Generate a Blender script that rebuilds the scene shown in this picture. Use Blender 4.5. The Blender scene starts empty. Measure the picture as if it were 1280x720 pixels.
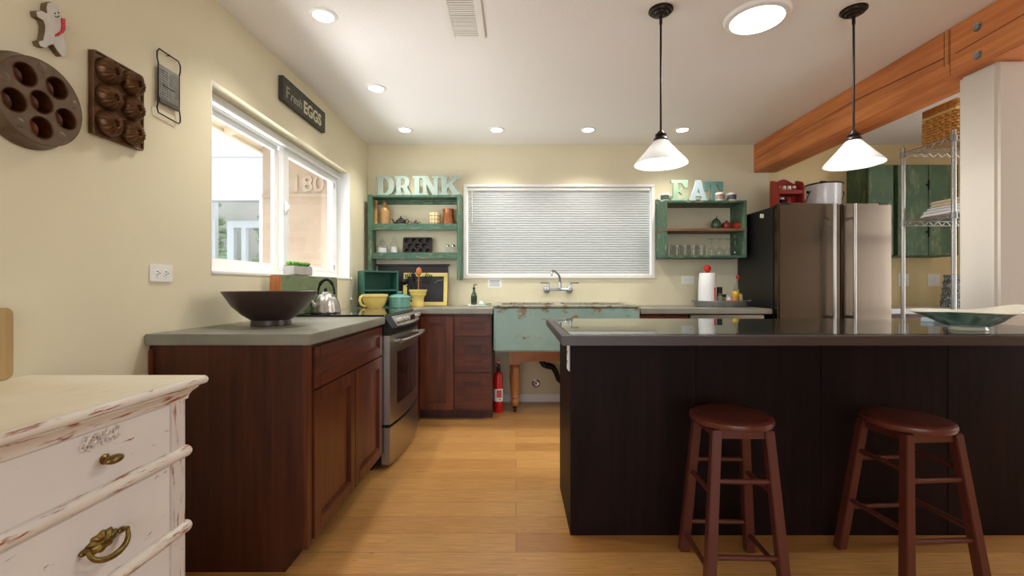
import bpy, bmesh, math, random
from mathutils import Matrix, Vector
R = math.radians
random.seed(4)
scn = bpy.context.scene
COL = scn.collection

# ------------------------------------------------------------------ camera, world, sun, exposure
CH = 1.095            # camera height
FPX = 560.0           # focal length in pixels of a 1280 px wide frame
cam = bpy.data.cameras.new('camera'); camo = bpy.data.objects.new('camera', cam); COL.objects.link(camo)
cam.sensor_width = 36; cam.lens = 36 * FPX / 1280
cam.shift_x = -5 / 1280; cam.shift_y = -2 / 1280
cam.clip_start = .05
camo.location = (0, 0, CH); camo.rotation_euler = (R(90), 0, 0)
scn.camera = camo
vs = scn.view_settings
vs.view_transform = 'Standard'; vs.look = 'None'; vs.gamma = 1; vs.use_curve_mapping = False
vs.exposure = 0.16
scn.display_settings.display_device = 'sRGB'
w = bpy.data.worlds.new('world'); scn.world = w; w.use_nodes = True
bg = w.node_tree.nodes['Background']
bg.inputs[0].default_value = (.86, .93, 1, 1); bg.inputs[1].default_value = 1.9


def light(name, kind, loc, energy, color=(1, 1, 1), size=1, sy=None, target=None, rot=None, portal=False, spot=None):
    l = bpy.data.lights.new(name, kind); o = bpy.data.objects.new(name, l); COL.objects.link(o)
    o.location = loc; l.energy = energy; l.color = color
    if kind == 'AREA':
        l.shape = 'RECTANGLE'; l.size = size; l.size_y = sy or size
        if portal: l.cycles.is_portal = True
    elif kind == 'SUN': l.angle = R(1)
    else: l.shadow_soft_size = size
    if spot: l.spot_size = R(spot); l.spot_blend = .8
    if target is not None:
        o.rotation_euler = (Vector(target) - Vector(loc)).to_track_quat('-Z', 'Y').to_euler()
    if rot: o.rotation_euler = rot
    return o


light('sun', 'SUN', (3, 3, 6), 1.5, (1, .96, .9), rot=(R(-38), 0, R(-40)))
# rear and right: fills added at unseen invented glazing; left: daylight of the stove window
light('fill_rear', 'AREA', (-.2, -3.38, 1.2), 42, (.97, .98, 1), 3.0, 2.1, target=(-.2, 0, 3.0))
light('fill_right', 'AREA', (4.5, 2.0, 1.35), 30, (1, .97, .94), 1.5, 1.9, target=(0, .6, 1.45))
light('daylight_left', 'AREA', (-1.75, 2.926, 1.6), 14, (.95, .98, 1), 1.6, .8, target=(2, 2.9, .4))

# sunlit paving outside the stove window throws light up through it onto the ceiling
light('paving_bounce', 'AREA', (-3.1, 2.6, .25), 42, (1, .98, .96), .8, 2.2, rot=(0, R(-118), 0)).data.spread = R(120)


# ------------------------------------------------------------------ materials
def c(r, g, b):
    f = lambda v: (v / 255 / 12.92) if v / 255 <= .04045 else ((v / 255 + .055) / 1.055) ** 2.4
    return (f(r), f(g), f(b), 1)


class NT:
    def __init__(s, name):
        s.m = bpy.data.materials.new(name); s.m.use_nodes = True
        s.t = s.m.node_tree; s.n = s.t.nodes; s.l = s.t.links
        s.b = s.n['Principled BSDF']; s.out = s.n['Material Output']
    def new(s, typ, **kw):
        n = s.n.new(typ)
        for k, v in kw.items(): setattr(n, k, v)
        return n
    def link(s, a, b): s.l.new(a, b)
    def coords(s, scale=(1, 1, 1)):
        tc = s.new('ShaderNodeTexCoord'); mp = s.new('ShaderNodeMapping')
        mp.inputs['Scale'].default_value = scale
        s.link(tc.outputs['Object'], mp.inputs[0]); return mp.outputs[0]
    def noise(s, vec, scale, detail=4, rough=.55, dist=0):
        n = s.new('ShaderNodeTexNoise'); n.inputs['Scale'].default_value = scale
        n.inputs['Detail'].default_value = detail; n.inputs['Roughness'].default_value = rough
        n.inputs['Distortion'].default_value = dist
        s.link(vec, n.inputs['Vector']); return n.outputs['Fac']
    def ramp(s, fac, stops):
        r = s.new('ShaderNodeValToRGB'); e = r.color_ramp.elements
        while len(e) < len(stops): e.new(.5)
        for i, (p, col) in enumerate(stops): e[i].position = p; e[i].color = col
        s.link(fac, r.inputs[0]); return r.outputs[0]
    def mix(s, fac, a, b, mode='MIX'):
        n = s.new('ShaderNodeMix', data_type='RGBA', blend_type=mode)
        for inp, v in ((n.inputs[0], fac), (n.inputs[6], a), (n.inputs[7], b)):
            if hasattr(v, 'is_output'): s.link(v, inp)
            else: inp.default_value = v
        return n.outputs[2]
    def math(s, op, a, b=0):
        n = s.new('ShaderNodeMath', operation=op)
        for inp, v in ((n.inputs[0], a), (n.inputs[1], b)):
            if hasattr(v, 'is_output'): s.link(v, inp)
            else: inp.default_value = v
        return n.outputs[0]
    def col(s, v):
        if hasattr(v, 'is_output'): s.link(v, s.b.inputs['Base Color'])
        else: s.b.inputs['Base Color'].default_value = v
    def bump(s, h, strength, dist=.01):
        n = s.new('ShaderNodeBump'); n.inputs['Strength'].default_value = strength; n.inputs['Distance'].default_value = dist
        s.link(h, n.inputs['Height']); s.link(n.outputs[0], s.b.inputs['Normal'])
    def set(s, **kw):
        for k, v in kw.items(): s.b.inputs[k.replace('_', ' ')].default_value = v


def mat(name, col, rough=.5, metal=0, var=.0, vscale=6, bump=0, bscale=40, coat=0, spec=.5, stretch=(1, 1, 1)):
    s = NT(name); s.set(Roughness=rough, Metallic=metal); s.b.inputs['Coat Weight'].default_value = coat
    s.b.inputs['Specular IOR Level'].default_value = spec
    v = s.coords(stretch)
    if var:
        n = s.noise(v, vscale)
        d = tuple(max(0, x * (1 - var)) for x in col[:3]) + (1,); li = tuple(min(1, x * (1 + var)) for x in col[:3]) + (1,)
        s.col(s.ramp(n, [(.3, d), (.7, li)]))
    else: s.col(col)
    if bump: s.bump(s.noise(v, bscale), bump)
    return s.m


def wood(name, dark, light_, axis=2, sc=5, rough=.4, bump=.06, coat=0, knots=0, spec=.5):
    s = NT(name); s.set(Roughness=rough); s.b.inputs['Coat Weight'].default_value = coat
    s.b.inputs['Coat Roughness'].default_value = .2
    s.b.inputs['Specular IOR Level'].default_value = spec
    st = [6, 6, 6]; st[axis] = .5
    v = s.coords(tuple(st)); n1 = s.noise(v, sc, 5, .6, .6)
    st2 = [30, 30, 30]; st2[axis] = .8
    v2 = s.coords(tuple(st2)); n2 = s.noise(v2, sc, 3, .6)
    v3 = s.coords(); n3 = s.noise(v3, 2.2, 3)
    f = s.math('ADD', s.math('MULTIPLY', n1, .5), s.math('ADD', s.math('MULTIPLY', n2, .28), s.math('MULTIPLY', n3, .22)))
    s.col(s.ramp(f, [(.36, dark), (.64, light_)]))
    if bump: s.bump(n2, bump, .003)
    return s.m


def chipped(name, paint, under, thr=.62, stretch=(4, 4, 4), sc=4, rough=.6, paint2=None, soft=.02, bump=.25, top=None):
    s = NT(name); s.set(Roughness=rough)
    v = s.coords(stretch); n = s.noise(v, sc, 8, .68, .3)
    v1 = s.coords((2, 2, 2)); n2 = s.noise(v1, 2.5, 3)
    base = s.ramp(n2, [(.3, paint), (.7, paint2 or paint)])
    if top:                                   # more of the paint is gone near a rim at height top[0]
        tc = s.new('ShaderNodeTexCoord'); sp = s.new('ShaderNodeSeparateXYZ'); s.link(tc.outputs['Object'], sp.inputs[0])
        mr = s.new('ShaderNodeMapRange'); mr.inputs[1].default_value = top[1]; mr.inputs[2].default_value = top[0]
        mr.inputs[3].default_value = 0; mr.inputs[4].default_value = top[2]
        s.link(sp.outputs[2], mr.inputs[0]); n = s.math('ADD', n, mr.outputs[0])
    f = s.ramp(n, [(thr - soft, (0, 0, 0, 1)), (thr + soft, (1, 1, 1, 1))])
    s.col(s.mix(f, base, under))
    if bump: s.bump(s.math('SUBTRACT', 1, f), bump, .002)
    return s.m


def glass(name, tint=(1, 1, 1, 1), rough=.02, ior=1.45):
    s = NT(name); s.n.remove(s.b)
    t = s.new('ShaderNodeBsdfTransparent'); t.inputs[0].default_value = tint
    g = s.new('ShaderNodeBsdfGlossy'); g.inputs['Roughness'].default_value = rough
    f = s.new('ShaderNodeFresnel'); ge = s.new('ShaderNodeNewGeometry')
    s.link(s.math('POWER', ior, s.math('SUBTRACT', 1, s.math('MULTIPLY', ge.outputs['Backfacing'], 2))), f.inputs[0])
    m = s.new('ShaderNodeMixShader')
    s.link(f.outputs[0], m.inputs[0]); s.link(t.outputs[0], m.inputs[1]); s.link(g.outputs[0], m.inputs[2])
    s.link(m.outputs[0], s.out.inputs[0]); return s.m


def emit(name, col, strength):
    s = NT(name); s.col((0, 0, 0, 1)); s.b.inputs['Emission Color'].default_value = col
    s.b.inputs['Emission Strength'].default_value = strength; return s.m


WALLC = c(225, 216, 186)
m_wall = mat('wall_paint', WALLC, .75, bump=.05, bscale=160, var=.02, vscale=3)
m_wall_warm = mat('pantry_wall_warm_light', c(222, 200, 150), .75, bump=.05, bscale=160)  # wall colour with the pantry's warm lamp light painted in
m_ceil = mat('ceiling_paint', c(240, 237, 234), .85, bump=.12, bscale=60)
m_pillar = mat('pillar_paint', c(214, 206, 194), .7, bump=.1, bscale=50)
m_white = mat('white_paint', c(238, 236, 230), .45)
m_vinyl = mat('white_vinyl', c(240, 241, 240), .35)
m_black = mat('black_plastic', c(13, 13, 14), .42, spec=.3)
m_blackgloss = mat('black_glass', c(9, 9, 10), .06, coat=.5)
m_iron = mat('cast_iron', c(42, 35, 31), .5, .35, var=.3, vscale=30, bump=.2, bscale=120)
m_bronze = mat('dark_bronze', c(46, 38, 34), .38, .7)
m_steel = mat('brushed_steel', c(176, 170, 162), .3, 1, var=.06, vscale=8, stretch=(1, 1, 40))
m_steel_h = mat('brushed_steel_level', c(186, 182, 176), .32, 1, var=.06, vscale=8, stretch=(1, 1, 40))
m_chrome = mat('chrome', c(178, 180, 184), .12, 1)
m_galv = mat('galvanized_metal', c(150, 154, 152), .42, .8, var=.14, vscale=14)
m_brass = mat('aged_brass', c(124, 102, 52), .35, .85, var=.35, vscale=40, bump=.15, bscale=90)
m_cherry = wood('cherry_stained_wood', c(54, 23, 11), c(112, 56, 29), 2, 3.2, .36, coat=.04, spec=.3)
m_cherry_h = wood('cherry_stained_wood_level', c(50, 20, 9), c(106, 50, 26), 1, 3.2, .36, coat=.04, spec=.3)
m_cherry_x = wood('cherry_stained_wood_across', c(50, 20, 9), c(106, 50, 26), 0, 3.2, .36, coat=.04, spec=.3)
m_cherry_end = wood('cherry_end_panel', c(44, 20, 11), c(84, 40, 23), 2, 2.4, .4, coat=.04, spec=.3)
m_esp = wood('espresso_veneer', c(14, 6, 6), c(36, 19, 17), 2, 3.5, .5, bump=.05, spec=.12)
m_concrete = mat('concrete_counter', c(130, 128, 116), .38, var=.16, vscale=5, bump=.03, bscale=90)
m_brown = mat('brown_laminate', c(64, 51, 47), .38, var=.06, vscale=20)
m_beam = wood('fir_beam', c(168, 92, 44), c(226, 144, 80), 1, 2.0, .55, bump=.15)
m_groove = mat('dark_groove', c(40, 20, 10), .8)
m_stool = chipped('stool_brown_paint', c(88, 41, 33), c(190, 160, 136), .735, (6, 6, 3), 5, .34, c(90, 44, 33), bump=.1)
m_stoolseat = chipped('stool_seat_paint', c(92, 44, 35), c(200, 172, 150), .70, (8, 5, 8), 4, .3, c(96, 47, 36), bump=.1)
m_green = chipped('old_green_paint', c(56, 88, 70), c(142, 140, 108), .585, (2, 9, 9), 6, .65, c(74, 108, 86), soft=.05)
m_greenz = chipped('old_green_paint_upright', c(60, 92, 72), c(146, 142, 110), .58, (9, 9, 2), 6, .65, c(84, 118, 94), soft=.05)
m_greend = chipped('dark_green_paint', c(62, 88, 62), c(124, 132, 94), .6, (7, 7, 2.5), 3, .6, c(80, 106, 78), soft=.09)
m_shelfwood = wood('aged_shelf_board', c(88, 62, 42), c(140, 104, 72), 0, 4, .6)
m_teal = mat('teal_painted_wood', c(38, 96, 80), .45, var=.06)
m_dresser = chipped('white_distressed_paint', c(216, 212, 207), c(150, 92, 60), .655, (5, 2.2, 8), 5, .55, c(226, 219, 211), bump=.2)
m_dressere = chipped('white_distressed_edge', c(224, 218, 206), c(152, 88, 54), .58, (7, 1.3, 10), 6, .55, c(212, 202, 190), soft=.03)
m_dressert = chipped('cream_distressed_top', c(232, 226, 208), c(190, 168, 136), .70, (8, 1, 3), 4, .5, c(222, 210, 182), soft=.08)
m_sink = chipped('sink_chipped_paint', c(126, 154, 145), c(128, 104, 78), .645, (3, 3, 3.4), 3.6, .45, c(140, 165, 155), top=(.38, .2, .12))
m_sinkrim = chipped('sink_worn_rim', c(154, 152, 134), c(116, 98, 76), .56, (3, 3, 3), 7, .5, c(166, 164, 146))
m_oak = wood('honey_oak', c(128, 76, 34), c(190, 122, 62), 2, 3, .4, coat=.15)
m_oakx = wood('honey_oak_rail', c(140, 84, 40), c(190, 122, 62), 0, 3, .4)
m_tan = wood('tan_board', c(166, 136, 88), c(196, 166, 114), 2, 3, .5)
m_yellow = mat('yellow_glaze', c(226, 200, 112), .25, var=.05, coat=.3)
m_yframe = mat('yellow_frame_paint', c(226, 206, 122), .5)
m_turq = mat('turquoise_glaze', c(100, 150, 136), .25, coat=.3, var=.05)
m_chalk = mat('chalkboard', c(27, 28, 31), .45, var=.2, vscale=9)
m_dkbrown = mat('dark_brown_board', c(42, 31, 31), .5, var=.1)
m_red = mat('red_plastic', c(190, 20, 18), .25, coat=.3)
m_redpaint = mat('red_painted_wood', c(150, 40, 30), .4, var=.12)
m_wglaze = mat('white_glaze', c(236, 234, 228), .2, coat=.3)
m_enamel = mat('white_enamel', c(236, 237, 240), .15, coat=.4)
m_paper = mat('white_paper', c(240, 240, 238), .85, bump=.1, bscale=80)
m_ink = mat('grey_ink', c(120, 124, 134), .8)
m_glass = glass('clear_glass', (.93, .95, .95, 1), .02, 1.5)
m_pane = glass('window_glass', (.97, .98, .99, 1), .01, 1.25)
m_sheet = glass('table_glass', (.82, .87, .86, 1), .015, 1.5)
m_stone = mat('stoneware', c(176, 136, 82), .35, var=.12, vscale=12, coat=.2)
m_copper = mat('copper', c(166, 106, 70), .3, .75, var=.25, vscale=20)
m_concpot = mat('pale_concrete', c(170, 166, 160), .85, var=.12, vscale=20, bump=.3, bscale=80)
m_leaf = mat('succulent_leaf', c(92, 158, 44), .5, var=.3, vscale=30)
m_wicker = wood('wicker_cane', c(160, 108, 46), c(222, 172, 92), 0, 9, .55, bump=.3)
m_wickl = mat('pale_cane', c(234, 206, 146), .55, var=.08)
m_wine = mat('dark_bowl_wood', c(54, 38, 34), .32, var=.15, vscale=9, coat=.1)
m_panrust = mat('rusty_tin', c(104, 86, 68), .42, .55, var=.22, vscale=22, bump=.08, bscale=70)
m_panin = mat('rusty_cup', c(92, 52, 24), .38, .6, var=.4, vscale=26)
m_mould = mat('brown_tin_mould', c(100, 70, 44), .35, .6, var=.35, vscale=24)
m_lens = emit('lamp_lens', (1, .97, .92, 1), 14)
m_tubelens = emit('skylight_lens', (1, 1, 1, 1), 7)


def bamboo():
    s = NT('bamboo_floor'); s.set(Roughness=.3); s.b.inputs['Coat Weight'].default_value = .15
    s.b.inputs['Coat Roughness'].default_value = .25
    v = s.coords(); br = s.new('ShaderNodeTexBrick', offset=.37, squash=1)
    br.inputs['Scale'].default_value = 1; br.inputs['Brick Width'].default_value = 3.3; br.inputs['Row Height'].default_value = .142
    br.inputs['Mortar Size'].default_value = .0016; br.inputs['Mortar Smooth'].default_value = .3; br.inputs['Bias'].default_value = -.1
    br.inputs['Color1'].default_value = c(222, 166, 98); br.inputs['Color2'].default_value = c(192, 134, 72)
    br.inputs['Mortar'].default_value = c(160, 108, 60)
    s.link(v, br.inputs[0])
    n = s.noise(s.coords((1.5, 60, 1)), 4, 4, .6); g = s.ramp(n, [(.32, c(196, 196, 196)), (.68, (1, 1, 1, 1))])
    k = s.noise(s.coords((7, 34, 1)), 3, 2, .5); kk = s.ramp(k, [(.68, (1, 1, 1, 1)), (.78, c(170, 140, 110))])
    s.col(s.mix(1, s.mix(1, br.outputs[0], g, 'MULTIPLY'), kk, 'MULTIPLY'))
    s.bump(br.outputs['Fac'], -.15, .002)
    return s.m


m_floor = bamboo()


# ------------------------------------------------------------------ mesh helpers
class B:
    """collects primitives, then links them as ONE mesh object"""
    def __init__(s): s.bm = bmesh.new(); s.mi = 0; s.k = 0
    def _take(s, t, M=None):
        if M is not None: bmesh.ops.transform(t, matrix=M, verts=t.verts)
        for f in t.faces: f.material_index = s.mi
        me = bpy.data.meshes.new('tmp'); t.to_mesh(me); t.free(); s.bm.from_mesh(me); bpy.data.meshes.remove(me); return s
    def box(s, x0, x1, y0, y1, z0, z1, bev=0, M=None, seg=2):
        t = bmesh.new(); s.k = (s.k + 1) % 9; e = s.k * 5e-5; x0 -= e; x1 += e; y0 -= e; y1 += e; z0 -= e; z1 += e
        bmesh.ops.create_cube(t, size=1, matrix=Matrix.Translation(((x0 + x1) / 2, (y0 + y1) / 2, (z0 + z1) / 2)) @ Matrix.Diagonal((abs(x1 - x0), abs(y1 - y0), abs(z1 - z0), 1)))
        if bev: bmesh.ops.bevel(t, geom=list(t.edges), offset=bev, segments=seg, affect='EDGES', clamp_overlap=True)
        return s._take(t, M)
    def lathe(s, prof, c0=(0, 0, 0), n=28, M=None, mod=None):
        t = bmesh.new(); rings = []
        for r, z in prof:
            if r < 1e-6: rings.append([t.verts.new((0, 0, z))])
            else:
                ring = []
                for i in range(n):
                    a = 2 * math.pi * i / n; rr, zz = (r, z) if mod is None else mod(a, r, z)
                    ring.append(t.verts.new((rr * math.cos(a), rr * math.sin(a), zz)))
                rings.append(ring)
        for a, b in zip(rings, rings[1:]):
            for i in range(n):
                j = (i + 1) % n
                if len(a) == 1 and len(b) == 1: break
                if len(a) == 1: t.faces.new((a[0], b[j], b[i]))
                elif len(b) == 1: t.faces.new((a[i], a[j], b[0]))
                else: t.faces.new((a[i], a[j], b[j], b[i]))
        bmesh.ops.recalc_face_normals(t, faces=t.faces)
        T = Matrix.Translation(c0)
        return s._take(t, (M @ T) if M is not None else T)
    def tube(s, pts, r, n=8, closed=False, M=None):
        t = bmesh.new(); P = [Vector(p) for p in pts]; k = len(P)
        rs = r if isinstance(r, (list, tuple)) else [r] * k
        tang = []
        for i in range(k):
            a = P[(i - 1) % k] if (closed or i > 0) else P[i]; b = P[(i + 1) % k] if (closed or i < k - 1) else P[i]
            tang.append((b - a).normalized())
        up = Vector((0, 0, 1)) if abs(tang[0].z) < .9 else Vector((1, 0, 0))
        u = (up - tang[0] * up.dot(tang[0])).normalized(); rings = []
        for i in range(k):
            u = (u - tang[i] * u.dot(tang[i])).normalized(); v = tang[i].cross(u)
            rings.append([t.verts.new(P[i] + (u * math.cos(2 * math.pi * j / n) + v * math.sin(2 * math.pi * j / n)) * rs[i]) for j in range(n)])
        pr = list(zip(rings, rings[1:])) + ([(rings[-1], rings[0])] if closed else [])
        for a, b in pr:
            for j in range(n): t.faces.new((a[j], a[(j + 1) % n], b[(j + 1) % n], b[j]))
        if not closed: t.faces.new(rings[0][::-1]); t.faces.new(rings[-1])
        bmesh.ops.recalc_face_normals(t, faces=t.faces)
        return s._take(t, M)
    def cyl(s, p0, p1, r0, r1=None, n=20, M=None): return s.tube([p0, p1], [r0, r0 if r1 is None else r1], n, M=M)
    def beam(s, p0, p1, w, d, w1=None, d1=None, M=None, bev=.003):
        """a square-section bar between two points, upright ends"""
        t = bmesh.new(); w1 = w1 or w; d1 = d1 or d
        a = [t.verts.new((p0[0] + x * w / 2, p0[1] + y * d / 2, p0[2])) for x, y in ((-1, -1), (1, -1), (1, 1), (-1, 1))]
        b = [t.verts.new((p1[0] + x * w1 / 2, p1[1] + y * d1 / 2, p1[2])) for x, y in ((-1, -1), (1, -1), (1, 1), (-1, 1))]
        for i in range(4): t.faces.new((a[i], a[(i + 1) % 4], b[(i + 1) % 4], b[i]))
        t.faces.new(a[::-1]); t.faces.new(b)
        bmesh.ops.recalc_face_normals(t, faces=t.faces)
        if bev: bmesh.ops.bevel(t, geom=list(t.edges), offset=bev, segments=2, affect='EDGES')
        return s._take(t, M)
    def prism(s, poly, axis, t0, t1, M=None, bev=0):
        t = bmesh.new(); f = {'x': lambda a, b, q: (q, a, b), 'y': lambda a, b, q: (a, q, b), 'z': lambda a, b, q: (a, b, q)}[axis]
        A = [t.verts.new(f(a, b, t0)) for a, b in poly]; Bv = [t.verts.new(f(a, b, t1)) for a, b in poly]; k = len(poly)
        for i in range(k): t.faces.new((A[i], A[(i + 1) % k], Bv[(i + 1) % k], Bv[i]))
        t.faces.new(A[::-1]); t.faces.new(Bv)
        bmesh.ops.recalc_face_normals(t, faces=t.faces)
        if bev: bmesh.ops.bevel(t, geom=list(t.edges), offset=bev, segments=2, affect='EDGES', clamp_overlap=True)
        return s._take(t, M)
    def ball(s, c0, r, sc=(1, 1, 1), n=20, M=None):
        t = bmesh.new(); bmesh.ops.create_uvsphere(t, u_segments=n, v_segments=max(6, n // 2), radius=r)
        T = Matrix.Translation(c0) @ Matrix.Diagonal((*sc, 1))
        return s._take(t, (M @ T) if M is not None else T)
    def mesh(s, me, M=None):
        t = bmesh.new(); t.from_mesh(me); return s._take(t, M)
    def build(s, name, m, parent=None, world=True, origin=None, ang=38, label=None):
        org = Vector((0, 0, 0))
        if parent is not None and world: org = ORG.get(parent.name, Vector((0, 0, 0)))
        if parent is None and origin is not None: org = Vector(origin)
        if org.length: bmesh.ops.translate(s.bm, vec=-org, verts=s.bm.verts)
        me = bpy.data.meshes.new(name); s.bm.to_mesh(me); s.bm.free()
        for q in (m if isinstance(m, (list, tuple)) else [m]): me.materials.append(q)
        me.polygons.foreach_set('use_smooth', [True] * len(me.polygons)); me.set_sharp_from_angle(angle=R(ang))
        o = bpy.data.objects.new(name, me); COL.objects.link(o)
        if parent is not None: o.parent = parent; ORG[o.name] = ORG.get(parent.name, Vector((0, 0, 0))).copy()
        else: o.location = org; ORG[o.name] = org.copy()
        if label: o['label'] = label
        return o


ORG = {}


def tag(o, label, cat, group=None):
    o['label'] = label; o['category'] = cat
    if group: o['group'] = group
    return o


def thing(name, label, cat, loc=(0, 0, 0), rot=0, group=None):
    o = bpy.data.objects.new(name, None); COL.objects.link(o); o.empty_display_size = .05
    o.location = loc; o.rotation_euler = (0, 0, rot); ORG[o.name] = Vector(loc)
    return tag(o, label, cat, group)


def struct(o, label=None):
    o['kind'] = 'structure'
    if label: o['label'] = label
    return o


def dup(root, loc, rot=None, label=None):
    def cp(o, par):
        n = o.copy(); COL.objects.link(n)
        if par is not None: n.parent = par
        for ch in list(o.children): cp(ch, n)
        return n
    r = cp(root, None); r.location = loc
    if rot is not None: r.rotation_euler = (0, 0, rot)
    if label: r['label'] = label
    return r


def fill(splines, depth, bev=0):
    """flat outline with holes, extruded: returns a mesh in the XY plane, z in -depth/2..depth/2"""
    cu = bpy.data.curves.new('tmp', 'CURVE'); cu.dimensions = '2D'; cu.fill_mode = 'BOTH'
    cu.extrude = depth / 2 - bev; cu.bevel_depth = bev; cu.bevel_resolution = 1
    for pts in splines:
        sp = cu.splines.new('POLY'); sp.points.add(len(pts) - 1); sp.use_cyclic_u = True
        for p, q in zip(sp.points, pts): p.co = (q[0], q[1], 0, 1)
    o = bpy.data.objects.new('tmp', cu); COL.objects.link(o)
    dg = bpy.context.evaluated_depsgraph_get(); me = bpy.data.meshes.new_from_object(o.evaluated_get(dg))
    bpy.data.objects.remove(o); bpy.data.curves.remove(cu); return me


def text(body, size, depth, offset=0, shear=0, align='CENTER'):
    cu = bpy.data.curves.new('tmp', 'FONT'); cu.body = body; cu.size = size; cu.extrude = depth / 2; cu.offset = offset; cu.shear = shear
    cu.align_x = align
    o = bpy.data.objects.new('tmp', cu); COL.objects.link(o)
    dg = bpy.context.evaluated_depsgraph_get(); me = bpy.data.meshes.new_from_object(o.evaluated_get(dg))
    bpy.data.objects.remove(o); bpy.data.curves.remove(cu); return me


def circ(cx, cy, r, n=28, a0=0): return [(cx + r * math.cos(a0 + 2 * math.pi * i / n), cy + r * math.sin(a0 + 2 * math.pi * i / n)) for i in range(n)]
def rrect(x0, x1, y0, y1, r, n=5):
    o = []
    for cx, cy, a in ((x1 - r, y0 + r, -90), (x1 - r, y1 - r, 0), (x0 + r, y1 - r, 90), (x0 + r, y0 + r, 180)):
        for i in range(n + 1): o.append((cx + r * math.cos(R(a + 90 * i / n)), cy + r * math.sin(R(a + 90 * i / n))))
    return o


T = Matrix.Translation
RZ = lambda d: Matrix.Rotation(R(d), 4, 'Z')
RX = lambda d: Matrix.Rotation(R(d), 4, 'X')
RY = lambda d: Matrix.Rotation(R(d), 4, 'Y')
FACE_Y = RX(90)                      # local XY outline stands up and faces -Y (towards the camera)
FACE_X = RZ(90) @ RX(90)             # local XY outline stands on the left wall: x -> +Y, y -> +Z, faces +X


def at(x, y, Y): return Vector(((x - 645) * Y / FPX, Y, CH - (y - 358) * Y / FPX))


# ------------------------------------------------------------------ the room
XL, YB, ZC = -1.406, 4.255, 2.44
XR, YR = 4.6, -3.5
struct(B().box(XL - .2, XR + .2, YR - .2, YB + .2, -.1, 0).build('floor', m_floor))
struct(B().box(XL - .2, XR + .2, YR - .2, YB + .2, ZC, ZC + .1).build('ceiling', m_ceil))
# left wall, opening for the sliding window
WY0, WY1, WZ0, WZ1 = 2.067, 3.785, 1.165, 2.05
b = B()
for q in ((YR - .2, WY0, 0, ZC), (WY1, YB + .2, 0, ZC), (WY0, WY1, 0, WZ0), (WY0, WY1, WZ1, ZC)):
    b.box(XL - .17, XL, q[0], q[1], q[2], q[3])
struct(b.build('wall_left', m_wall))
BX0, BX1, BZ0, BZ1 = -.468, 1.286, 1.2, 2.038
b = B()
for q in ((XL, BX0, 0, ZC), (BX1, 2.4, 0, ZC), (BX0, BX1, 0, BZ0), (BX0, BX1, BZ1, ZC)):
    b.box(q[0], q[1], YB, YB + .17, q[2], q[3])
b.mi = 1; b.box(2.4, XR + .2, YB, YB + .17, 0, ZC)
struct(b.build('wall_back', [m_wall, m_wall_warm]))
b = B()
for q in ((YR, 1.2, 0, ZC), (2.8, YB, 0, ZC), (1.2, 2.8, 0, .3), (1.2, 2.8, 2.25, ZC)): b.box(XR, XR + .17, q[0], q[1], q[2], q[3])
struct(b.build('wall_right', m_wall))
b = B()
for q in ((XL, -1.25, 0, ZC), (2.45, XR, 0, ZC), (-1.25, 2.45, 2.3, ZC)): b.box(q[0], q[1], YR - .17, YR, q[2], q[3])
struct(b.build('wall_rear', m_wall))
# the beam's post, a short end of partition wall with soft corners
struct(B().box(2.295, 2.455, 2.135, 2.33, 0, 2.174, .015, seg=4).build('wall_partition', m_pillar))
bm_ = struct(B().box(2.257, 2.47, YR, YB - .001, 2.174, ZC - .001, .004).build('beam', m_beam), 'orange brown timber beam running under the ceiling')
b = B()
for dy in (2.328, 2.335, 2.36): b.box(2.2562, 2.2575, dy, dy + .0022, 2.25 if dy > 2.33 else 2.19, 2.43)
b.prism([(-.5, 2.39), (.6, 2.36), (1.5, 2.33), (2.3, 2.292), (2.3, 2.289), (1.5, 2.326), (.6, 2.356), (-.5, 2.386)], 'x', 2.2562, 2.2575)
b.prism([(2.36, 2.30), (3.0, 2.335), (3.7, 2.32), (4.2, 2.30), (4.2, 2.297), (3.7, 2.317), (3.0, 2.331), (2.36, 2.295)], 'x', 2.2562, 2.2575)
b.build('crack', m_groove, bm_)
for z in (2.364, 2.225):
    B().lathe([(0, .006), (.013, .006), (.013, .0), (.021, .003), (.022, -.002)], n=20, M=T((2.257, 2.19, z)) @ RY(-90)).build('bolt', m_galv, bm_)
b = B(); b.box(XL, -.2, YB - .014, YB, 0, .072, .004); b.box(-.19, 2.08, YB - .014, YB, 0, .072, .004)
struct(b.build('baseboard_back', m_white))

# window over the stove (sliding, white vinyl)
wn = thing('window_1', 'white sliding window', 'window', (XL - .1, 2.926, WZ0)); del wn['category']; struct(wn)
xf0, xf1 = XL - .165, XL - .105
b = B()
b.box(xf0, xf1, WY0, WY1, WZ0, WZ0 + .05, .004); b.box(xf0, xf1, WY0, WY1, WZ1 - .055, WZ1, .004)
b.box(xf0, xf1, WY0, WY0 + .045, WZ0, WZ1, .004); b.box(xf0, xf1, WY1 - .05, WY1, WZ0, WZ1, .004)
b.box(xf1, xf1 + .02, WY0, WY1, WZ1 - .03, WZ1, .003); b.box(xf1, xf1 + .035, WY0, WY1, WZ1 - .05, WZ1 - .038, .003)
b.box(xf1, XL + .001, WY1 - .004, WY1 + .001, WZ0, WZ1); b.box(xf1, XL + .001, WY0 - .001, WY0 + .004, WZ0, WZ1)
b.build('window_frame', m_vinyl, wn)
b = B()
b.box(xf0 + .005, xf0 + .03, WY0 + .04, 2.9, WZ0 + .045, WZ0 + .075, .003); b.box(xf0 + .005, xf0 + .03, WY0 + .04, 2.9, WZ1 - .085, WZ1 - .05, .003)
b.box(xf0 + .005, xf0 + .03, 2.86, 2.9, WZ0 + .045, WZ1 - .05, .003); b.box(xf0 + .005, xf0 + .03, WY0 + .04, WY0 + .07, WZ0 + .045, WZ1 - .05, .003)
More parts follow.
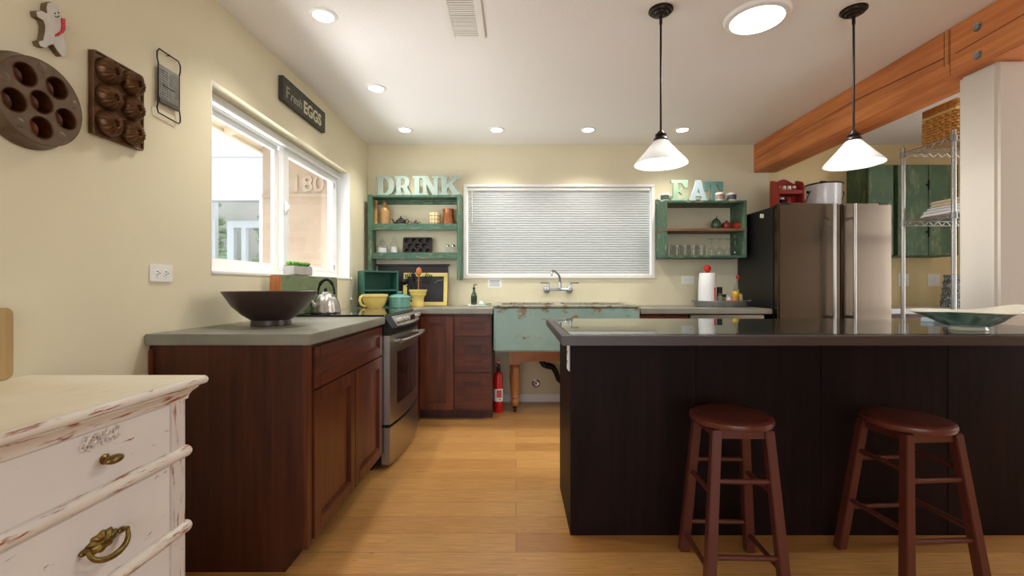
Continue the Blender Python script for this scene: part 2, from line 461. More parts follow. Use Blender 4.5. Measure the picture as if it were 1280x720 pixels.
b.build('fixed_sash', m_vinyl, wn)
b = B()
b.box(xf0 + .032, xf0 + .062, 2.905, WY1 - .045, WZ0 + .045, WZ0 + .085, .003); b.box(xf0 + .032, xf0 + .062, 2.905, WY1 - .045, WZ1 - .095, WZ1 - .05, .003)
b.box(xf0 + .032, xf0 + .062, 2.905, 2.975, WZ0 + .045, WZ1 - .05, .003); b.box(xf0 + .032, xf0 + .062, WY1 - .1, WY1 - .045, WZ0 + .045, WZ1 - .05, .003)
sash = b.build('sliding_sash', m_vinyl, wn)
b = B().box(xf0 + .06, xf0 + .076, 2.915, 2.945, 1.57, 1.65, .006); b.ball((xf0 + .078, 2.93, 1.61), .014, (1, 1, 1.6)); b.build('latch', m_vinyl, sash)
b = B(); 
for z in (1.93, 1.25): b.box(xf0 + .061, xf0 + .064, WY1 - .07, WY1 - .062, z - .02, z + .02)
b.build('sash_clip', m_bronze, sash)
B().box(xf0 + .015, xf0 + .02, WY0 + .06, 2.87, WZ0 + .07, WZ1 - .08).build('window_glass', m_pane, wn)
B().box(xf0 + .045, xf0 + .05, 2.965, WY1 - .09, WZ0 + .08, WZ1 - .09).build('window_glass', m_pane, wn)
B().box(xf1, XL + .004, WY0 + .001, WY1 - .001, WZ0 - .012, WZ0 + .002, .002).build('window_sill', m_white, wn)
b = B(); b.tube([(XL - .03, WY1 + .006, 1.99), (XL + .006, WY1 + .02, 1.5), (XL + .006, WY1 + .02, .99)], .0018, 6)
b.ball((XL + .008, WY1 + .02, 1.16), .008); b.ball((XL + .008, WY1 + .02, .985), .009)
tag(b.build('blind_cord', m_white, origin=(XL + .006, WY1 + .02, .99)), 'thin white cord with beads hanging beside the left window', 'cord')

# back window and its blind
wn2 = thing('window_2', 'white framed window behind the blind', 'window', ((BX0 + BX1) / 2, YB, BZ0)); del wn2['category']; struct(wn2)
b = B(); f0, f1 = -.498, 1.314
b.box(f0, f1, YB - .016, YB + .06, 1.171, BZ0 + .002, .004); b.box(f0, f1, YB - .016, YB + .06, BZ1 - .002, 2.064, .004)
b.box(f0, BX0 + .002, YB - .016, YB + .06, BZ0, BZ1, .004); b.box(BX1 - .002, f1, YB - .016, YB + .06, BZ0, BZ1, .004)
b.build('window_frame', m_white, wn2)
B().box(BX0, BX1, YB + .1, YB + .106, BZ0, BZ1).build('window_glass', m_pane, wn2)
bl = thing('window_blind', 'closed pale grey horizontal slat blind over the wide back window', 'blind', ((BX0 + BX1) / 2, YB + .02, BZ1 - .03))
m_slat = mat('blind_slat', c(196, 199, 198), .6)
b = B(); n = 35; z0, z1 = BZ0 + .03, BZ1 - .045
for i in range(n):
    z = z0 + (z1 - z0) * i / (n - 1)
    arc = [(.019 * math.cos(R(q)) - .012, .019 * math.sin(R(q))) for q in range(-40, 41, 16)]
    b.prism([(-u, v) for u, v in arc] + [(-u + .0008, v) for u, v in arc[::-1]], 'x', BX0 + .012, BX1 - .012, M=T((0, YB + .022, z)) @ RX(14))
b.build('slats', m_slat, bl)
B().box(BX0 + .008, BX1 - .008, YB, YB + .036, BZ1 - .034, BZ1 - .004, .004).build('head_rail', m_white, bl)
B().box(BX0 + .012, BX1 - .012, YB + .006, YB + .03, BZ0 + .004, BZ0 + .018, .004).build('bottom_rail', m_white, bl)
b = B().cyl((BX0 + .05, YB - .002, BZ1 - .03), (BX0 + .052, YB - .002, BZ1 - .32), .0035, n=8); b.ball((BX0 + .052, YB - .002, BZ1 - .33), .006)
b.tube([(BX0 + .035, YB - .002, BZ1 - .03), (BX0 + .036, YB - .002, BZ1 - .28)], .0012, 5); b.build('tilt_wand', m_white, bl)

# unseen glazing added behind the camera and on the right to let light in
for nm, args in (('added_glazing_rear', (-1.25, 2.45, YR - .1, YR - .06, 0, 2.3)), ('added_glazing_right', (XR + .06, XR + .1, 1.2, 2.8, .3, 2.25))):
    wo = thing(nm, 'unseen white framed glazing added to let light in', 'window', (args[0], args[2], 0)); del wo['category']; struct(wo)
    x0, x1, y0, y1, zz0, zz1 = args; b = B()
    if nm == 'added_glazing_rear':
        for xa in (x0, .57, x1 - .06): b.box(xa, xa + .06, y0, y1, zz0, zz1, .004)
        b.box(x0, x1, y0, y1, zz0, zz0 + .06); b.box(x0, x1, y0, y1, zz1 - .06, zz1)
        B().box(x0, x1, y0 + .015, y0 + .02, zz0, zz1).build('window_glass', m_pane, wo)
    else:
        for ya in (y0, 1.97, y1 - .06): b.box(x0, x1, ya, ya + .06, zz0, zz1, .004)
        b.box(x0, x1, y0, y1, zz0, zz0 + .06); b.box(x0, x1, y0, y1, zz1 - .06, zz1)
        B().box(x0 + .015, x0 + .02, y0, y1, zz0, zz1).build('window_glass', m_pane, wo)
    b.build('window_frame', m_vinyl, wo)

# ------------------------------------------------------------------ outside the left window
m_stucco = mat('white_siding', c(222, 222, 224), .8, bump=.1, bscale=40)
m_eave = mat('cream_eave_board', c(226, 212, 190), .7, var=.05)
m_tanwall = mat('tan_panel', c(188, 166, 146), .7, var=.06, vscale=4)
b = B()
YW = 4.9
for q in ((-3.9, -2.79, 0, 1.25), (-3.9, -2.79, 2.035, 3.4), (-2.79, -1.6, 0, 3.4), (-7, -3.9, 0, 3.4)): b.box(q[0], q[1], YW, YW + .12, q[2], q[3])
b.box(-7, -1.6, YW - .012, YW, 2.51, 2.53)
struct(b.build('wall_exterior', m_stucco), 'white outside wall of the next wing')
wx = thing('window_5', 'white trimmed window of the next wing', 'window', (-3.3, YW, 1.25)); del wx['category']; struct(wx)
b = B(); b.box(-4.05, -2.62, YW - .04, YW, 2.03, 2.27, .006); b.box(-2.79, -2.62, YW - .04, YW, 1.2, 2.03, .006); b.box(-4.05, -3.9, YW - .04, YW, 1.2, 2.03, .006); b.box(-4.05, -2.62, YW - .05, YW, 1.17, 1.25, .006)
b.build('window_frame', m_vinyl, wx)
B().box(-3.9, -2.79, YW + .03, YW + .036, 1.25, 2.035).build('window_glass', m_pane, wx)
b = B(); b.box(-3.42, -3.34, 5.3, 5.36, 1.0, 1.86); b.box(-3.42, -2.6, 5.3, 5.36, 1.79, 1.87); b.box(-3.25, -3.2, 5.3, 5.36, 1.0, 1.79); b.box(-3.6, -3.56, 5.3, 5.36, 1.0, 2.3)
b.build('inner_frame', m_vinyl, wx)
struct(B().box(-5, -1.8, 5.8, 5.85, 0, 3.2).build('wall_far', mat('grey_back_wall', c(228, 222, 212), .8)))  # one even pale grey, backs the outside window
for x, lab in ((-3.72, 'leafy shrub standing in for a reflection far left in the outside window'), (-3.08, 'leafy shrub standing in for a reflection in the narrow pane of the outside window')):
    s_ = thing('shrub', lab, 'shrub', (x, 5.58, 0)); b = B()  # added behind the pane in place of the greenery mirrored in it
    for i in range(60):
        p = (x + random.gauss(0, .07), 5.53 + random.gauss(0, .05), (1.45 if x > -3.6 else 1.6) + random.gauss(0, .2))
        b.ball(p, .05 + random.random() * .03, (1, .5, .5), 6, M=None)
    b.build('foliage', mat('garden_leaf', c(170, 190, 150), .6, var=.4, vscale=20), s_)
    B().cyl((x, 5.58, 0), (x, 5.58, 1.2), .03, .02).build('stem', m_shelfwood, s_)
struct(B().box(-9, XL - .17, -4, 9, -.12, -.02).build('ground', mat('pale_paving', c(190, 186, 176), .85)))
b = B(); b.prism([(XL - .171, 2.60), (-2.3, 2.335), (-2.3, 2.375), (XL - .171, 2.66)], 'y', -1, 4.85)
b.box(-2.33, -2.3, -1, 4.85, 2.31, 2.42)
for i in range(9): 
    y = .2 + i * .55; b.prism([(XL - .171, 2.53), (-2.28, 2.28), (-2.28, 2.34), (XL - .171, 2.605)], 'y', y, y + .05)
struct(b.build('roof_eave', m_eave), 'cream underside of the eave outside')
b = B().box(-2.25, -1.585, 3.98, 4.04, -.02, 2.34); b.box(-2.25, -1.585, 3.965, 3.98, 1.885, 1.915)
b.mesh(text('180', .2, .02, .004, align='LEFT'), T((-2.0, 3.975, 1.94)) @ FACE_Y)
struct(b.build('wall_porch', m_tanwall), 'tan outside panel with raised numerals 180')

# ------------------------------------------------------------------ lamps in the ceiling
cans = [(-.956, 2.222, 'recessed ceiling light nearest the camera, above the left window'), (-.949, 3.037, 'recessed ceiling light above the far end of the egg sign'),
        (-.954, 3.843, 'recessed ceiling light above the left end of the DRINK shelf'), (-.165, 3.843, 'recessed ceiling light above the left end of the blind'),
        (.618, 3.843, 'recessed ceiling light above the right half of the blind'), (1.427, 3.843, 'recessed ceiling light above the EAT shelf')]
m_lensoff = m_lens
def can(x, y, lab):
    t = thing('recessed_light', lab, 'ceiling light', (x, y, ZC), group='recessed ceiling lights')
    B().lathe([(.047, -.002), (.05, -.007), (.066, -.004), (.068, 0)], n=32).build('trim_ring', m_white, t, False)
    B().lathe([(0, -.004), (.03, -.0035), (.048, -.0015), (.048, -.0005)], n=32).build('lens', m_lens, t, False)
    l = light('recessed_lamp', 'SPOT', (x, y, ZC - .03), 26, (1, .96, .88), .05, spot=122, target=(x, y, 0))
for x, y, lab in cans: can(x, y, lab)
t = thing('tube_skylight', 'large round white skylight with a bright lens in the ceiling', 'skylight', (1.201, 2.235, ZC))
B().lathe([(.12, -.006), (.124, -.02), (.145, -.016), (.153, -.004), (.154, 0)], n=48).build('trim_ring', m_white, t, False)
B().lathe([(0, -.03), (.06, -.027), (.1, -.018), (.121, -.006), (.121, -.001)], n=48).build('lens', m_tubelens, t, False)
light('skylight_lamp', 'SPOT', (1.201, 2.235, ZC - .06), 72, (1, .98, .95), .11, spot=160, target=(1.201, 2.235, 0))


def pendant(x, lab):
    t = thing('pendant_lamp', lab, 'pendant lamp', (x, 2.18, ZC), group='pendant lamps over the island')
    B().lathe([(0.0, -.036), (.012, -.036), (.018, -.028), (.032, -.025), (.036, -.018), (.048, -.016), (.052, -.008), (.058, -.006), (.058, 0)], n=32).build('canopy', m_bronze, t, False)
    b = B().cyl((0, 0, -.03), (0, 0, -.6), .0052, n=12); b.cyl((0, 0, -.03), (0, 0, -.07), .0075, n=12); b.build('rod', m_bronze, t, False)
    B().lathe([(0, -.588), (.012, -.59), (.017, -.6), (.026, -.604), (.027, -.612), (.022, -.616), (.03, -.622), (.034, -.632), (.032, -.638), (0, -.638)], n=24).build('socket', m_bronze, t, False)
    s = NT('frosted_shade'); s.col(c(238, 238, 236)); s.set(Roughness=.35); s.b.inputs['Transmission Weight'].default_value = 0
    tr = s.new('ShaderNodeBsdfTranslucent'); tr.inputs[0].default_value = c(240, 240, 238); mx = s.new('ShaderNodeMixShader'); mx.inputs[0].default_value = .4
    s.link(s.b.outputs[0], mx.inputs[1]); s.link(tr.outputs[0], mx.inputs[2]); s.link(mx.outputs[0], s.out.inputs[0])
    B().lathe([(.03, -.636), (.036, -.642), (.075, -.69), (.123, -.745), (.126, -.752), (.121, -.75), (.072, -.694), (.032, -.644)], n=64,
              mod=lambda a, r, z: (r * (1 + .006 * math.cos(a * 32)), z)).build('lamp_shade', s.m, t, False)
    B().lathe([(0, -.738), (.014, -.734), (.024, -.72), (.026, -.705), (.02, -.685), (.013, -.668), (.013, -.64)], n=20).build('bulb', m_wglaze, t, False)
    light('pendant_fill', 'POINT', (x, 2.18, ZC - .755), 2.2, (1, .97, .92), .03)  # fill added just below the shade to brighten the ceiling
    return t
pendant(.7046, 'white cone glass pendant lamp hanging left of the round skylight')
pendant(1.643, 'white cone glass pendant lamp hanging by the timber beam, right of the skylight')
t = thing('ceiling_vent', 'white slotted air vent in the ceiling', 'vent', (-.262, 2.23, ZC))
b = B()
for q in ((-.36, -.325, 2.03, 2.42), (-.2, -.164, 2.03, 2.42), (-.325, -.2, 2.39, 2.42), (-.325, -.2, 2.03, 2.06)): b.box(q[0], q[1], q[2], q[3], ZC - .008, ZC, .002)
b.build('vent_frame', m_white, t)
b = B()
for i in range(19): b.box(-.327, -.198, -.0047, .0047, -.0007, .0007, M=T((0, 2.07 + i * .0172, ZC - .006)) @ RX(-14))
b.build('louvres', m_white, t)
B().box(-.327, -.198, 2.05, 2.4, ZC - .0012, ZC - .0004).build('duct_shade', mat('vent_shade', c(62, 54, 48), .9), t)  # dark sheet on the ceiling, painted-in shade behind the louvres


# ------------------------------------------------------------------ cabinets
def shaker(b, w_, h_, M, rail=.058, t_=.02):
    b.box(0, rail, -t_, 0, 0, h_, .002, M); b.box(w_ - rail, w_, -t_, 0, 0, h_, .002, M)
    b.box(rail, w_ - rail, -t_, 0, 0, rail, .002, M); b.box(rail, w_ - rail, -t_, 0, h_ - rail, h_, .002, M)
    b.box(rail - .004, w_ - rail + .004, -t_ + .014, 0, rail - .004, h_ - rail + .004, 0, M)
    k = .006
    for q in ((rail, rail + k, rail, h_ - rail), (w_ - rail - k, w_ - rail, rail, h_ - rail), (rail, w_ - rail, rail, rail + k), (rail, w_ - rail, h_ - rail - k, h_ - rail)):
        b.box(q[0], q[1], -t_ + .005, 0, q[2], q[3], .0015, M)


XF = -.81                             # carcass face of the left run; doors stand 2 cm proud
YF = 3.665                            # carcass face of the back run
ctop, cth = .914, .042
t = thing('base_cabinet', 'cherry wood base cabinet with end panel, under the counter with the dark bowl', 'cabinet', (-1.1, 2.18, 0))
B().box(XL + .003, XF, 1.735, 2.655, .09, ctop - cth).build('carcass', m_cherry, t)
b = B(); b.prism([(XL + .003, 0), (-.885, 0), (-.885, .088), (-.806, .088), (-.806, ctop - cth), (XL + .003, ctop - cth)], 'y', 1.716, 1.735)
b.build('end_panel', m_cherry_end, t)
B().box(-.816, -.797, 1.711, 1.75, .088, ctop - cth, .002).build('stile', m_cherry, t)
B().box(XL + .003, XL + .022, 1.708, 1.7165, 0, ctop - cth - .02, .002).build('wall_scribe', m_cherry, t)
B().box(XL + .003, -.885, 1.735, 2.655, 0, .09).build('toe_kick', m_cherry_end, t)
ML = lambda y, z: T((XF, y, z)) @ RZ(90)
b = B(); shaker(b, .888, .165, ML(1.76, .69), .05); b.build('drawer', m_cherry_h, t)
b = B(); shaker(b, .442, .58, ML(1.76, .102)); b.build('door', m_cherry, t)
b = B(); shaker(b, .442, .58, ML(2.206, .102)); b.build('door', m_cherry, t)
# back run
MB_ = lambda x, z: T((x, YF, z))
t = thing('base_cabinet', 'cherry wood corner base cabinet with one tall door, beside the stove', 'cabinet', (-1.1, 3.95, 0))
b = B().box(XL + .003, -.505, YF, YB - .016, .09, ctop - cth); b.box(XL + .003, XF + .02, 3.435, YF + .01, 0, ctop - cth); b.build('carcass', m_cherry, t)
B().box(XL + .003, -.505, YF + .075, YB - .016, 0, .09).build('toe_kick', m_cherry_end, t)
b = B(); shaker(b, .272, .76, MB_(-.782, .09)); b.build('door', m_cherry, t)
t = thing('base_cabinet', 'cherry wood base cabinet with three drawers, left of the old sink', 'cabinet', (-.35, 3.95, 0))
B().box(-.503, -.198, YF, YB - .016, .09, ctop - cth).build('carcass', m_cherry, t)
B().box(-.503, -.198, YF + .075, YB - .016, 0, .09).build('toe_kick', m_cherry_end, t)
for z, h_ in ((.694, .156), (.395, .294), (.09, .3)):
    b = B(); shaker(b, .295, h_, MB_(-.5, z), .05 if h_ < .2 else .075); b.build('drawer', m_cherry_x, t)
t = thing('base_cabinet', 'cherry wood base cabinet right of the old sink', 'cabinet', (1.2, 3.95, 0))
B().box(1.012, 1.405, YF, YB - .016, .09, ctop - cth).build('carcass', m_cherry, t)
B().box(1.012, 1.405, YF + .075, YB - .016, 0, .09).build('toe_kick', m_cherry_end, t)
b = B(); shaker(b, .387, .156, MB_(1.015, .694), .05); b.build('drawer', m_cherry_x, t)
b = B(); shaker(b, .387, .6, MB_(1.015, .09)); b.build('door', m_cherry, t)
t = thing('dishwasher', 'stainless dishwasher under the counter beside the refrigerator', 'dishwasher', (1.7, 3.95, 0))
B().box(1.41, 2.02, YF, YB - .03, .02, ctop - cth - .002).build('body', m_black, t)
B().box(1.415, 2.015, YF - .03, YF, .1, .74, .006).build('door', m_steel, t)
B().box(1.415, 2.015, YF - .032, YF, .745, .862, .006).build('control_panel', m_steel_h, t)
b = B().cyl((1.46, YF - .06, .71), (1.97, YF - .06, .71), .009); b.cyl((1.5, YF - .06, .71), (1.5, YF - .03, .71), .007); b.cyl((1.93, YF - .06, .71), (1.93, YF - .03, .71), .007); b.build('handle', m_chrome, t)
t = thing('base_cabinet', 'cherry wood base cabinet right of the refrigerator', 'cabinet', (3.8, 3.95, 0))
B().box(3.03, XR - .003, YF, YB - .003, .09, ctop - cth).build('carcass', m_cherry, t)
B().box(3.03, XR - .003, YF + .075, YB - .003, 0, .09).build('toe_kick', m_cherry_end, t)
for i in range(3):
    b = B(); shaker(b, .51, .156, MB_(3.035 + i * .52, .694), .05); b.build('drawer', m_cherry_x, t)
    b = B(); shaker(b, .51, .6, MB_(3.035 + i * .52, .09)); b.build('door', m_cherry, t)
# worktops
tag(B().box(XL + .001, -.775, 1.69, 2.655, ctop - cth + .0005, ctop, .004).build('countertop', m_concrete, origin=(-1.1, 2.18, ctop - cth)), 'grey concrete countertop under the large dark bowl', 'countertop')
b = B().prism([(XL + .001, 3.432), (-.775, 3.432), (-.775, 3.625), (-.187, 3.625), (-.187, YB - .001), (XL + .001, YB - .001)], 'z', ctop - cth + .0005, ctop, bev=.003)
tag(b.build('countertop', m_concrete, origin=(-.8, 3.9, ctop - cth)), 'grey concrete corner countertop between the stove and the old sink', 'countertop')
tag(B().box(1.008, 2.075, 3.625, YB - .001, ctop - cth + .0005, ctop, .004).build('countertop', m_concrete, origin=(1.5, 3.9, ctop - cth)), 'grey concrete countertop between the old sink and the refrigerator', 'countertop')
tag(B().box(3.02, XR - .001, 3.625, YB - .001, ctop - cth + .0005, ctop, .004).build('countertop', mat('pale_counter', c(200, 200, 196), .3), origin=(3.8, 3.9, ctop - cth)), 'pale countertop right of the refrigerator, behind the wire rack', 'countertop')

# ------------------------------------------------------------------ stove
t = thing('stove', 'stainless slide-in electric stove with black glass cooktop', 'stove', (-1.1, 3.045, 0))
SY0, SY1 = 2.664, 3.426
def bow(y, d): return d * (1 - ((y - (SY0 + SY1) / 2) / ((SY1 - SY0) / 2)) ** 2)
def bowed(b, z0, z1, x_in, x_out, d, y0=SY0 + .004, y1=SY1 - .004, n=14, tilt=0):
    pts = [(x_in, y0)] + [(x_out + bow(y0 + (y1 - y0) * i / n, d), y0 + (y1 - y0) * i / n) for i in range(n + 1)] + [(x_in, y1)]
    t_ = bmesh.new(); A = [t_.verts.new((x, y, z0)) for x, y in pts]; Bb = [t_.verts.new((x - (tilt if 0 < i < len(pts) - 1 else 0), y, z1)) for i, (x, y) in enumerate(pts)]; k = len(pts)
    for i in range(k): t_.faces.new((A[i], A[(i + 1) % k], Bb[(i + 1) % k], Bb[i]))
    t_.faces.new(A[::-1]); t_.faces.new(Bb); bmesh.ops.recalc_face_normals(t_, faces=t_.faces); b._take(t_)
B().box(XL + .01, -.80, SY0, SY1, .03, .895, .004).build('body', m_black, t)
B().box(XL + .004, -.785, SY0 - .006, SY1 + .006, .9145, .926, .004).build('cooktop', m_blackgloss, t)
b = B()
for (x, y, r) in ((-1.22, 2.86, .09), (-1.22, 3.24, .075), (-.95, 2.86, .075), (-.95, 3.24, .105)):
    b.lathe([(r, .9262), (r + .002, .9264), (r + .004, .9262)], (x, y, 0), 40)
b.build('burner_ring', m_ink, t)
b = B(); bowed(b, .845, .92, -.80, -.738, .035, tilt=.05); b.build('control_panel', m_black, t)
b = B()
for yy, ww in ((3.02, .2),): 
    pass
bowed(b, .8535, .9105, -.79, -.7395, .035, SY0 + .09, SY1 - .03, tilt=.037); cp = b.build('panel_face', m_steel_h, t)
for y in (2.80, 2.87, 2.94, 3.2, 3.27, 3.34):
    b = B(); x = -.752 + bow(y, .035)
    b.cyl((x - .01, y, .878), (x + .02, y, .893), .017, .0145, 18)
    b.box(x + .012, x + .026, y - .003, y + .003, .88, .905, .001); b.build('knob', m_steel_h, t)
x = -.755 + bow(3.07, .035); B().box(x - .01, x + .012, 3.0, 3.14, .868, .902, .002, M=None).build('display', m_blackgloss, t)
b = B(); bowed(b, .8, .845, -.80, -.765, .03); b.build('vent_strip', m_black, t)
b = B(); bowed(b, .27, .80, -.80, -.752, .03); dr = b.build('oven_door', m_steel, t)
b = B(); bowed(b, .37, .69, -.79, -.7505, .03, SY0 + .11, SY1 - .1); b.build('oven_window', m_blackgloss, dr)
b = B(); pts = [(-.705 + bow(y, .035), y, .763) for y in [SY0 + .05 + i * (SY1 - SY0 - .1) / 12 for i in range(13)]]; b.tube(pts, .0125, 10)
for y in (SY0 + .08, SY1 - .08): b.cyl((-.76 + bow(y, .03), y, .763), (-.705 + bow(y, .035), y, .763), .012, n=10)
b.build('handle', m_steel_h, dr)
b = B(); bowed(b, .252, .27, -.80, -.775, .03); bowed(b, .0, .03, -.9, -.86, .0); b.build('gap', m_black, t)
b = B(); bowed(b, .032, .252, -.80, -.752, .03); b.build('storage_drawer', m_steel, t)

# ------------------------------------------------------------------ island
t = thing('kitchen_island', 'dark espresso kitchen island base with plain back panel', 'kitchen island', (1.3, 2.2, 0))
IX0, IX1, IY0, IY1 = .239, 2.285, 1.97, 2.44
B().box(IX0 + .02, IX1, IY0 + .02, IY1 - .005, 0.1, .879).build('carcass', m_esp, t)
b = B()
for q in ((IX0, .79), (.7915, 1.34), (1.3415, 1.897), (1.899, IX1)): b.box(q[0], q[1], IY0, IY0 + .02, 0, .879, .0012)
b.build('back_panel', m_esp, t)
B().box(IX0, IX0 + .02, IY0 + .0205, IY1, 0, .879, .001).build('side_panel', m_esp, t)
B().box(IX0 + .02, IX1, IY1 - .08, IY1 - .06, 0, .1).build('toe_kick', m_black, t)
for i in range(4):
    b = B(); shaker(b, .5, .72, T((IX0 + .005 + (i + 1) * .508, IY1 - .004, .145)) @ RZ(180)); b.build('door', m_esp, t)
tag(B().box(.166, 2.29, 1.625, 2.468, .88, .914, .003).build('island_countertop', m_brown, origin=(1.3, 2.2, .88)), 'brown laminate island countertop with overhang for stools', 'countertop')
tag(B().box(.198, 2.25, 1.652, 2.44, .9142, .9202, .002).build('glass_sheet', m_sheet, origin=(1.3, 2.2, .9142)), 'clear glass sheet covering the brown island countertop', 'glass sheet')
ztop = .9204


def outlet(name, lab, M, w_=.115, h_=.072, kind='duplex', cat='outlet'):
    loc = M.to_translation(); t = thing(name, lab, cat, loc)
    b = B(); b.box(-w_ / 2, w_ / 2, -.006, 0, -h_ / 2, h_ / 2, .0025, M); b.build('cover_plate', m_white, t)
    b = B()
    if kind == 'duplex':
        for s in (-1, 1): b.lathe([(0, -.0), (.016, .0), (.017, -.002)], n=20, M=M @ T((s * .021, -.0072, 0)) @ RX(90))
        b.build('socket', m_vinyl, t); b = B()
        for s in (-1, 1):
            for dz in (-.006, .006): b.box(s * .021 - .007, s * .021 - .001, -.0088, -.006, dz - .0012, dz + .0012, 0, M)
            b.cyl((s * .021 + .007, -.0088, 0), (s * .021 + .007, -.006, 0), .0022, n=8, M=M)
        b.build('slot', m_black, t)
    else:
        n_ = 2
        for i in range(n_): b.box(-.02 + i * .046 - .016, -.02 + i * .046 + .012, -.009, -.005, -.026, .026, .002, M)
        b.build('switch', m_vinyl, t)
    return t


outlet('power_outlet', 'white power outlet on the left wall, left of the window', T((XL, 1.773, 1.147)) @ RZ(90), .112, .07)
outlet('power_outlet', 'white power outlet on the back wall left of the paper towels', T(at(860, 350, YB)), .122, .078)
outlet('power_outlet', 'white upright outlet on the warm-lit wall right of the refrigerator', T(at(1129, 350, YB)) @ RY(90), .122, .1)
outlet('light_switch', 'white double switch plate on the warm-lit wall seen through the wire rack', T(at(1167, 350, YB)), .118, .118, 'switch', 'light switch')
outlet('power_outlet', 'white outlet on the dark left end of the island', T((IX0, 2.02, .775)) @ RZ(-90) @ RY(90), .115, .072)

# ------------------------------------------------------------------ farmhouse sink on its stand
t = thing('farmhouse_sink', 'large old pale green farmhouse sink with chipped paint', 'sink', (.41, 3.9, .565))
sx0, sx1, sy0, sy1, sz0, sz1 = -.18, 1.0, 3.61, 4.235, .565, .942
b = B(); b.box(sx0, sx1, sy0, sy0 + .05, sz0, sz1 - .012, .014, seg=3); b.box(sx0, sx0 + .05, sy0 + .02, sy1, sz0, sz1 - .012, .014, seg=3); b.box(sx1 - .05, sx1, sy0 + .02, sy1, sz0, sz1 - .012, .014, seg=3)
b.box(sx0, sx1, sy1 - .05, sy1, sz0, sz1 - .012, .014, seg=3); b.box(sx0 + .02, sx1 - .02, sy0 + .02, sy1 - .02, sz0 + .004, sz0 + .06); b.box(.34, .39, sy0 + .03, sy1 - .03, sz0 + .03, sz1 - .03, .01)
b.build('basin', m_sink, t)
me = fill([rrect(sx0 - .004, sx1 + .004, sy0 - .006, sy1 + .004, .03), rrect(sx0 + .055, .335, sy0 + .055, sy1 - .06, .04)[::-1], rrect(.395, sx1 - .055, sy0 + .055, sy1 - .06, .04)[::-1]], .02, .006)
B().mesh(me, T((0, 0, sz1 - .006))).build('rim', m_sinkrim, t)
b = B()
for x in (.09, .7): b.lathe([(0, sz0 + .061), (.03, sz0 + .062), (.04, sz0 + .064), (.042, sz0 + .06)], (x, 3.95, 0))
b.build('drain', m_chrome, t)
t = thing('sink_stand', 'honey oak stand with turned legs on casters under the sink', 'sink stand', (.41, 3.95, 0))
b = B(); b.box(-.03, .86, 3.85, 3.88, .45, .563, .002); b.box(-.03, .86, 4.17, 4.2, .45, .563, .002); b.box(-.05, -.02, 3.87, 4.2, .45, .563, .002); b.box(.85, .88, 3.87, 4.2, .45, .563, .002); b.build('apron', m_oakx, t)
for x in (-.01, .84):
    for y in (3.9, 4.15):
        b = B(); b.box(x - .048, x + .048, y - .048, y + .048, .42, .563, .003)
        b.lathe([(0, .43), (.04, .425), (.034, .412), (.044, .403), (.044, .396), (.035, .386), (.04, .36), (.046, .31), (.045, .27), (.038, .2), (.033, .15), (.04, .138), (.04, .13), (.032, .122), (.04, .108), (.042, .09), (.034, .066), (0, .066)], (x, y, 0), 28)
        lg = b.build('leg', m_oak, t)
        b = B().lathe([(.03, .085), (.033, .06), (.02, .05), (0, .05)], (x, y, 0), 20); b.build('ferrule', m_brass, lg)
        b = B().cyl((x - .011, y + .012, .024), (x + .011, y + .012, .024), .024); b.box(x - .016, x - .012, y - .006, y + .02, .02, .06); b.box(x + .012, x + .016, y - .006, y + .02, .02, .06); b.build('caster', m_bronze, lg)
b = B(); b.tube([at(674, 448, 4.05), at(680, 456, 4.05), at(686, 457.5, 4.05), at(691, 459, 4.05), at(695, 465, 4.06), at(698, 474, 4.07), at(704, 480, 4.1), at(712, 478, 4.14), at(716, 466, 4.18), at(716, 460, 4.25)], [.02, .026, .029, .025, .024, .022, .022, .022, .022, .022], 12)
b.tube([at(674, 448, 4.05), (.2, 4.05, .5625)], .022, 12)
tag(b.build('drain_pipe', m_black, origin=(.36, 4.1, .36)), 'black drain trap pipe under the old sink', 'pipe')
t = thing('cleanout_cap', 'round metal cap low on the wall under the sink', 'cap', at(670, 479, YB))
B().lathe([(0, .004), (.026, .005), (.03, .012), (.037, .01), (.039, 0)], n=28, M=T(at(670, 479, YB)) @ RX(90)).build('ring', m_chrome, t)
b = B(); M_ = T(at(670, 479, YB)) @ RX(90)
b.box(-.018, .018, -.003, .003, .005, .008, .001, M_ @ RZ(40)); b.box(-.003, .003, -.018, .018, .005, .008, .001, M_ @ RZ(40)); b.build('slot', m_ink, t)
# faucet
t = thing('wall_faucet', 'chrome two handle faucet on the wall above the sink', 'faucet', at(700, 363, YB))
fy = 4.17; p = lambda x, y, Y=fy: tuple(at(x, y, Y))
b = B(); b.cyl(p(684, 362), p(714, 362), .012, n=14)
for x in (684.5, 713):
    b.cyl(tuple(at(x, 362.5, YB)), p(x, 362.5, fy - .01), .017, n=16); b.lathe([(.034, 0), (.03, .012), (.018, .02), (0, .02)], M=T((at(x, 362.5, fy).x, YB, at(x, 362.5, fy).z)) @ RX(90))
    b.ball(p(x, 362.5), .021)
b.build('valve_body', m_chrome, t)
for x, s in ((685.5, -1), (713.5, 1)):
    q = at(x, 361, fy); b = B(); b.cyl(q, q + Vector((0, 0, .045)), .013, .01, 14); b.ball(q + Vector((0, 0, .05)), .012); b.tube([q + Vector((0, 0, .053)), q + Vector((s * .03, -.004, .055)), q + Vector((s * .072, -.01, .054))], [.007, .005, .007], 8); b.build('handle', m_chrome, t)
b = B(); q = at(700, 361, fy)
b.lathe([(0, 0), (.017, 0), (.018, .02), (.014, .03), (.017, .06), (.011, .075), (0, .075)], q, 16)
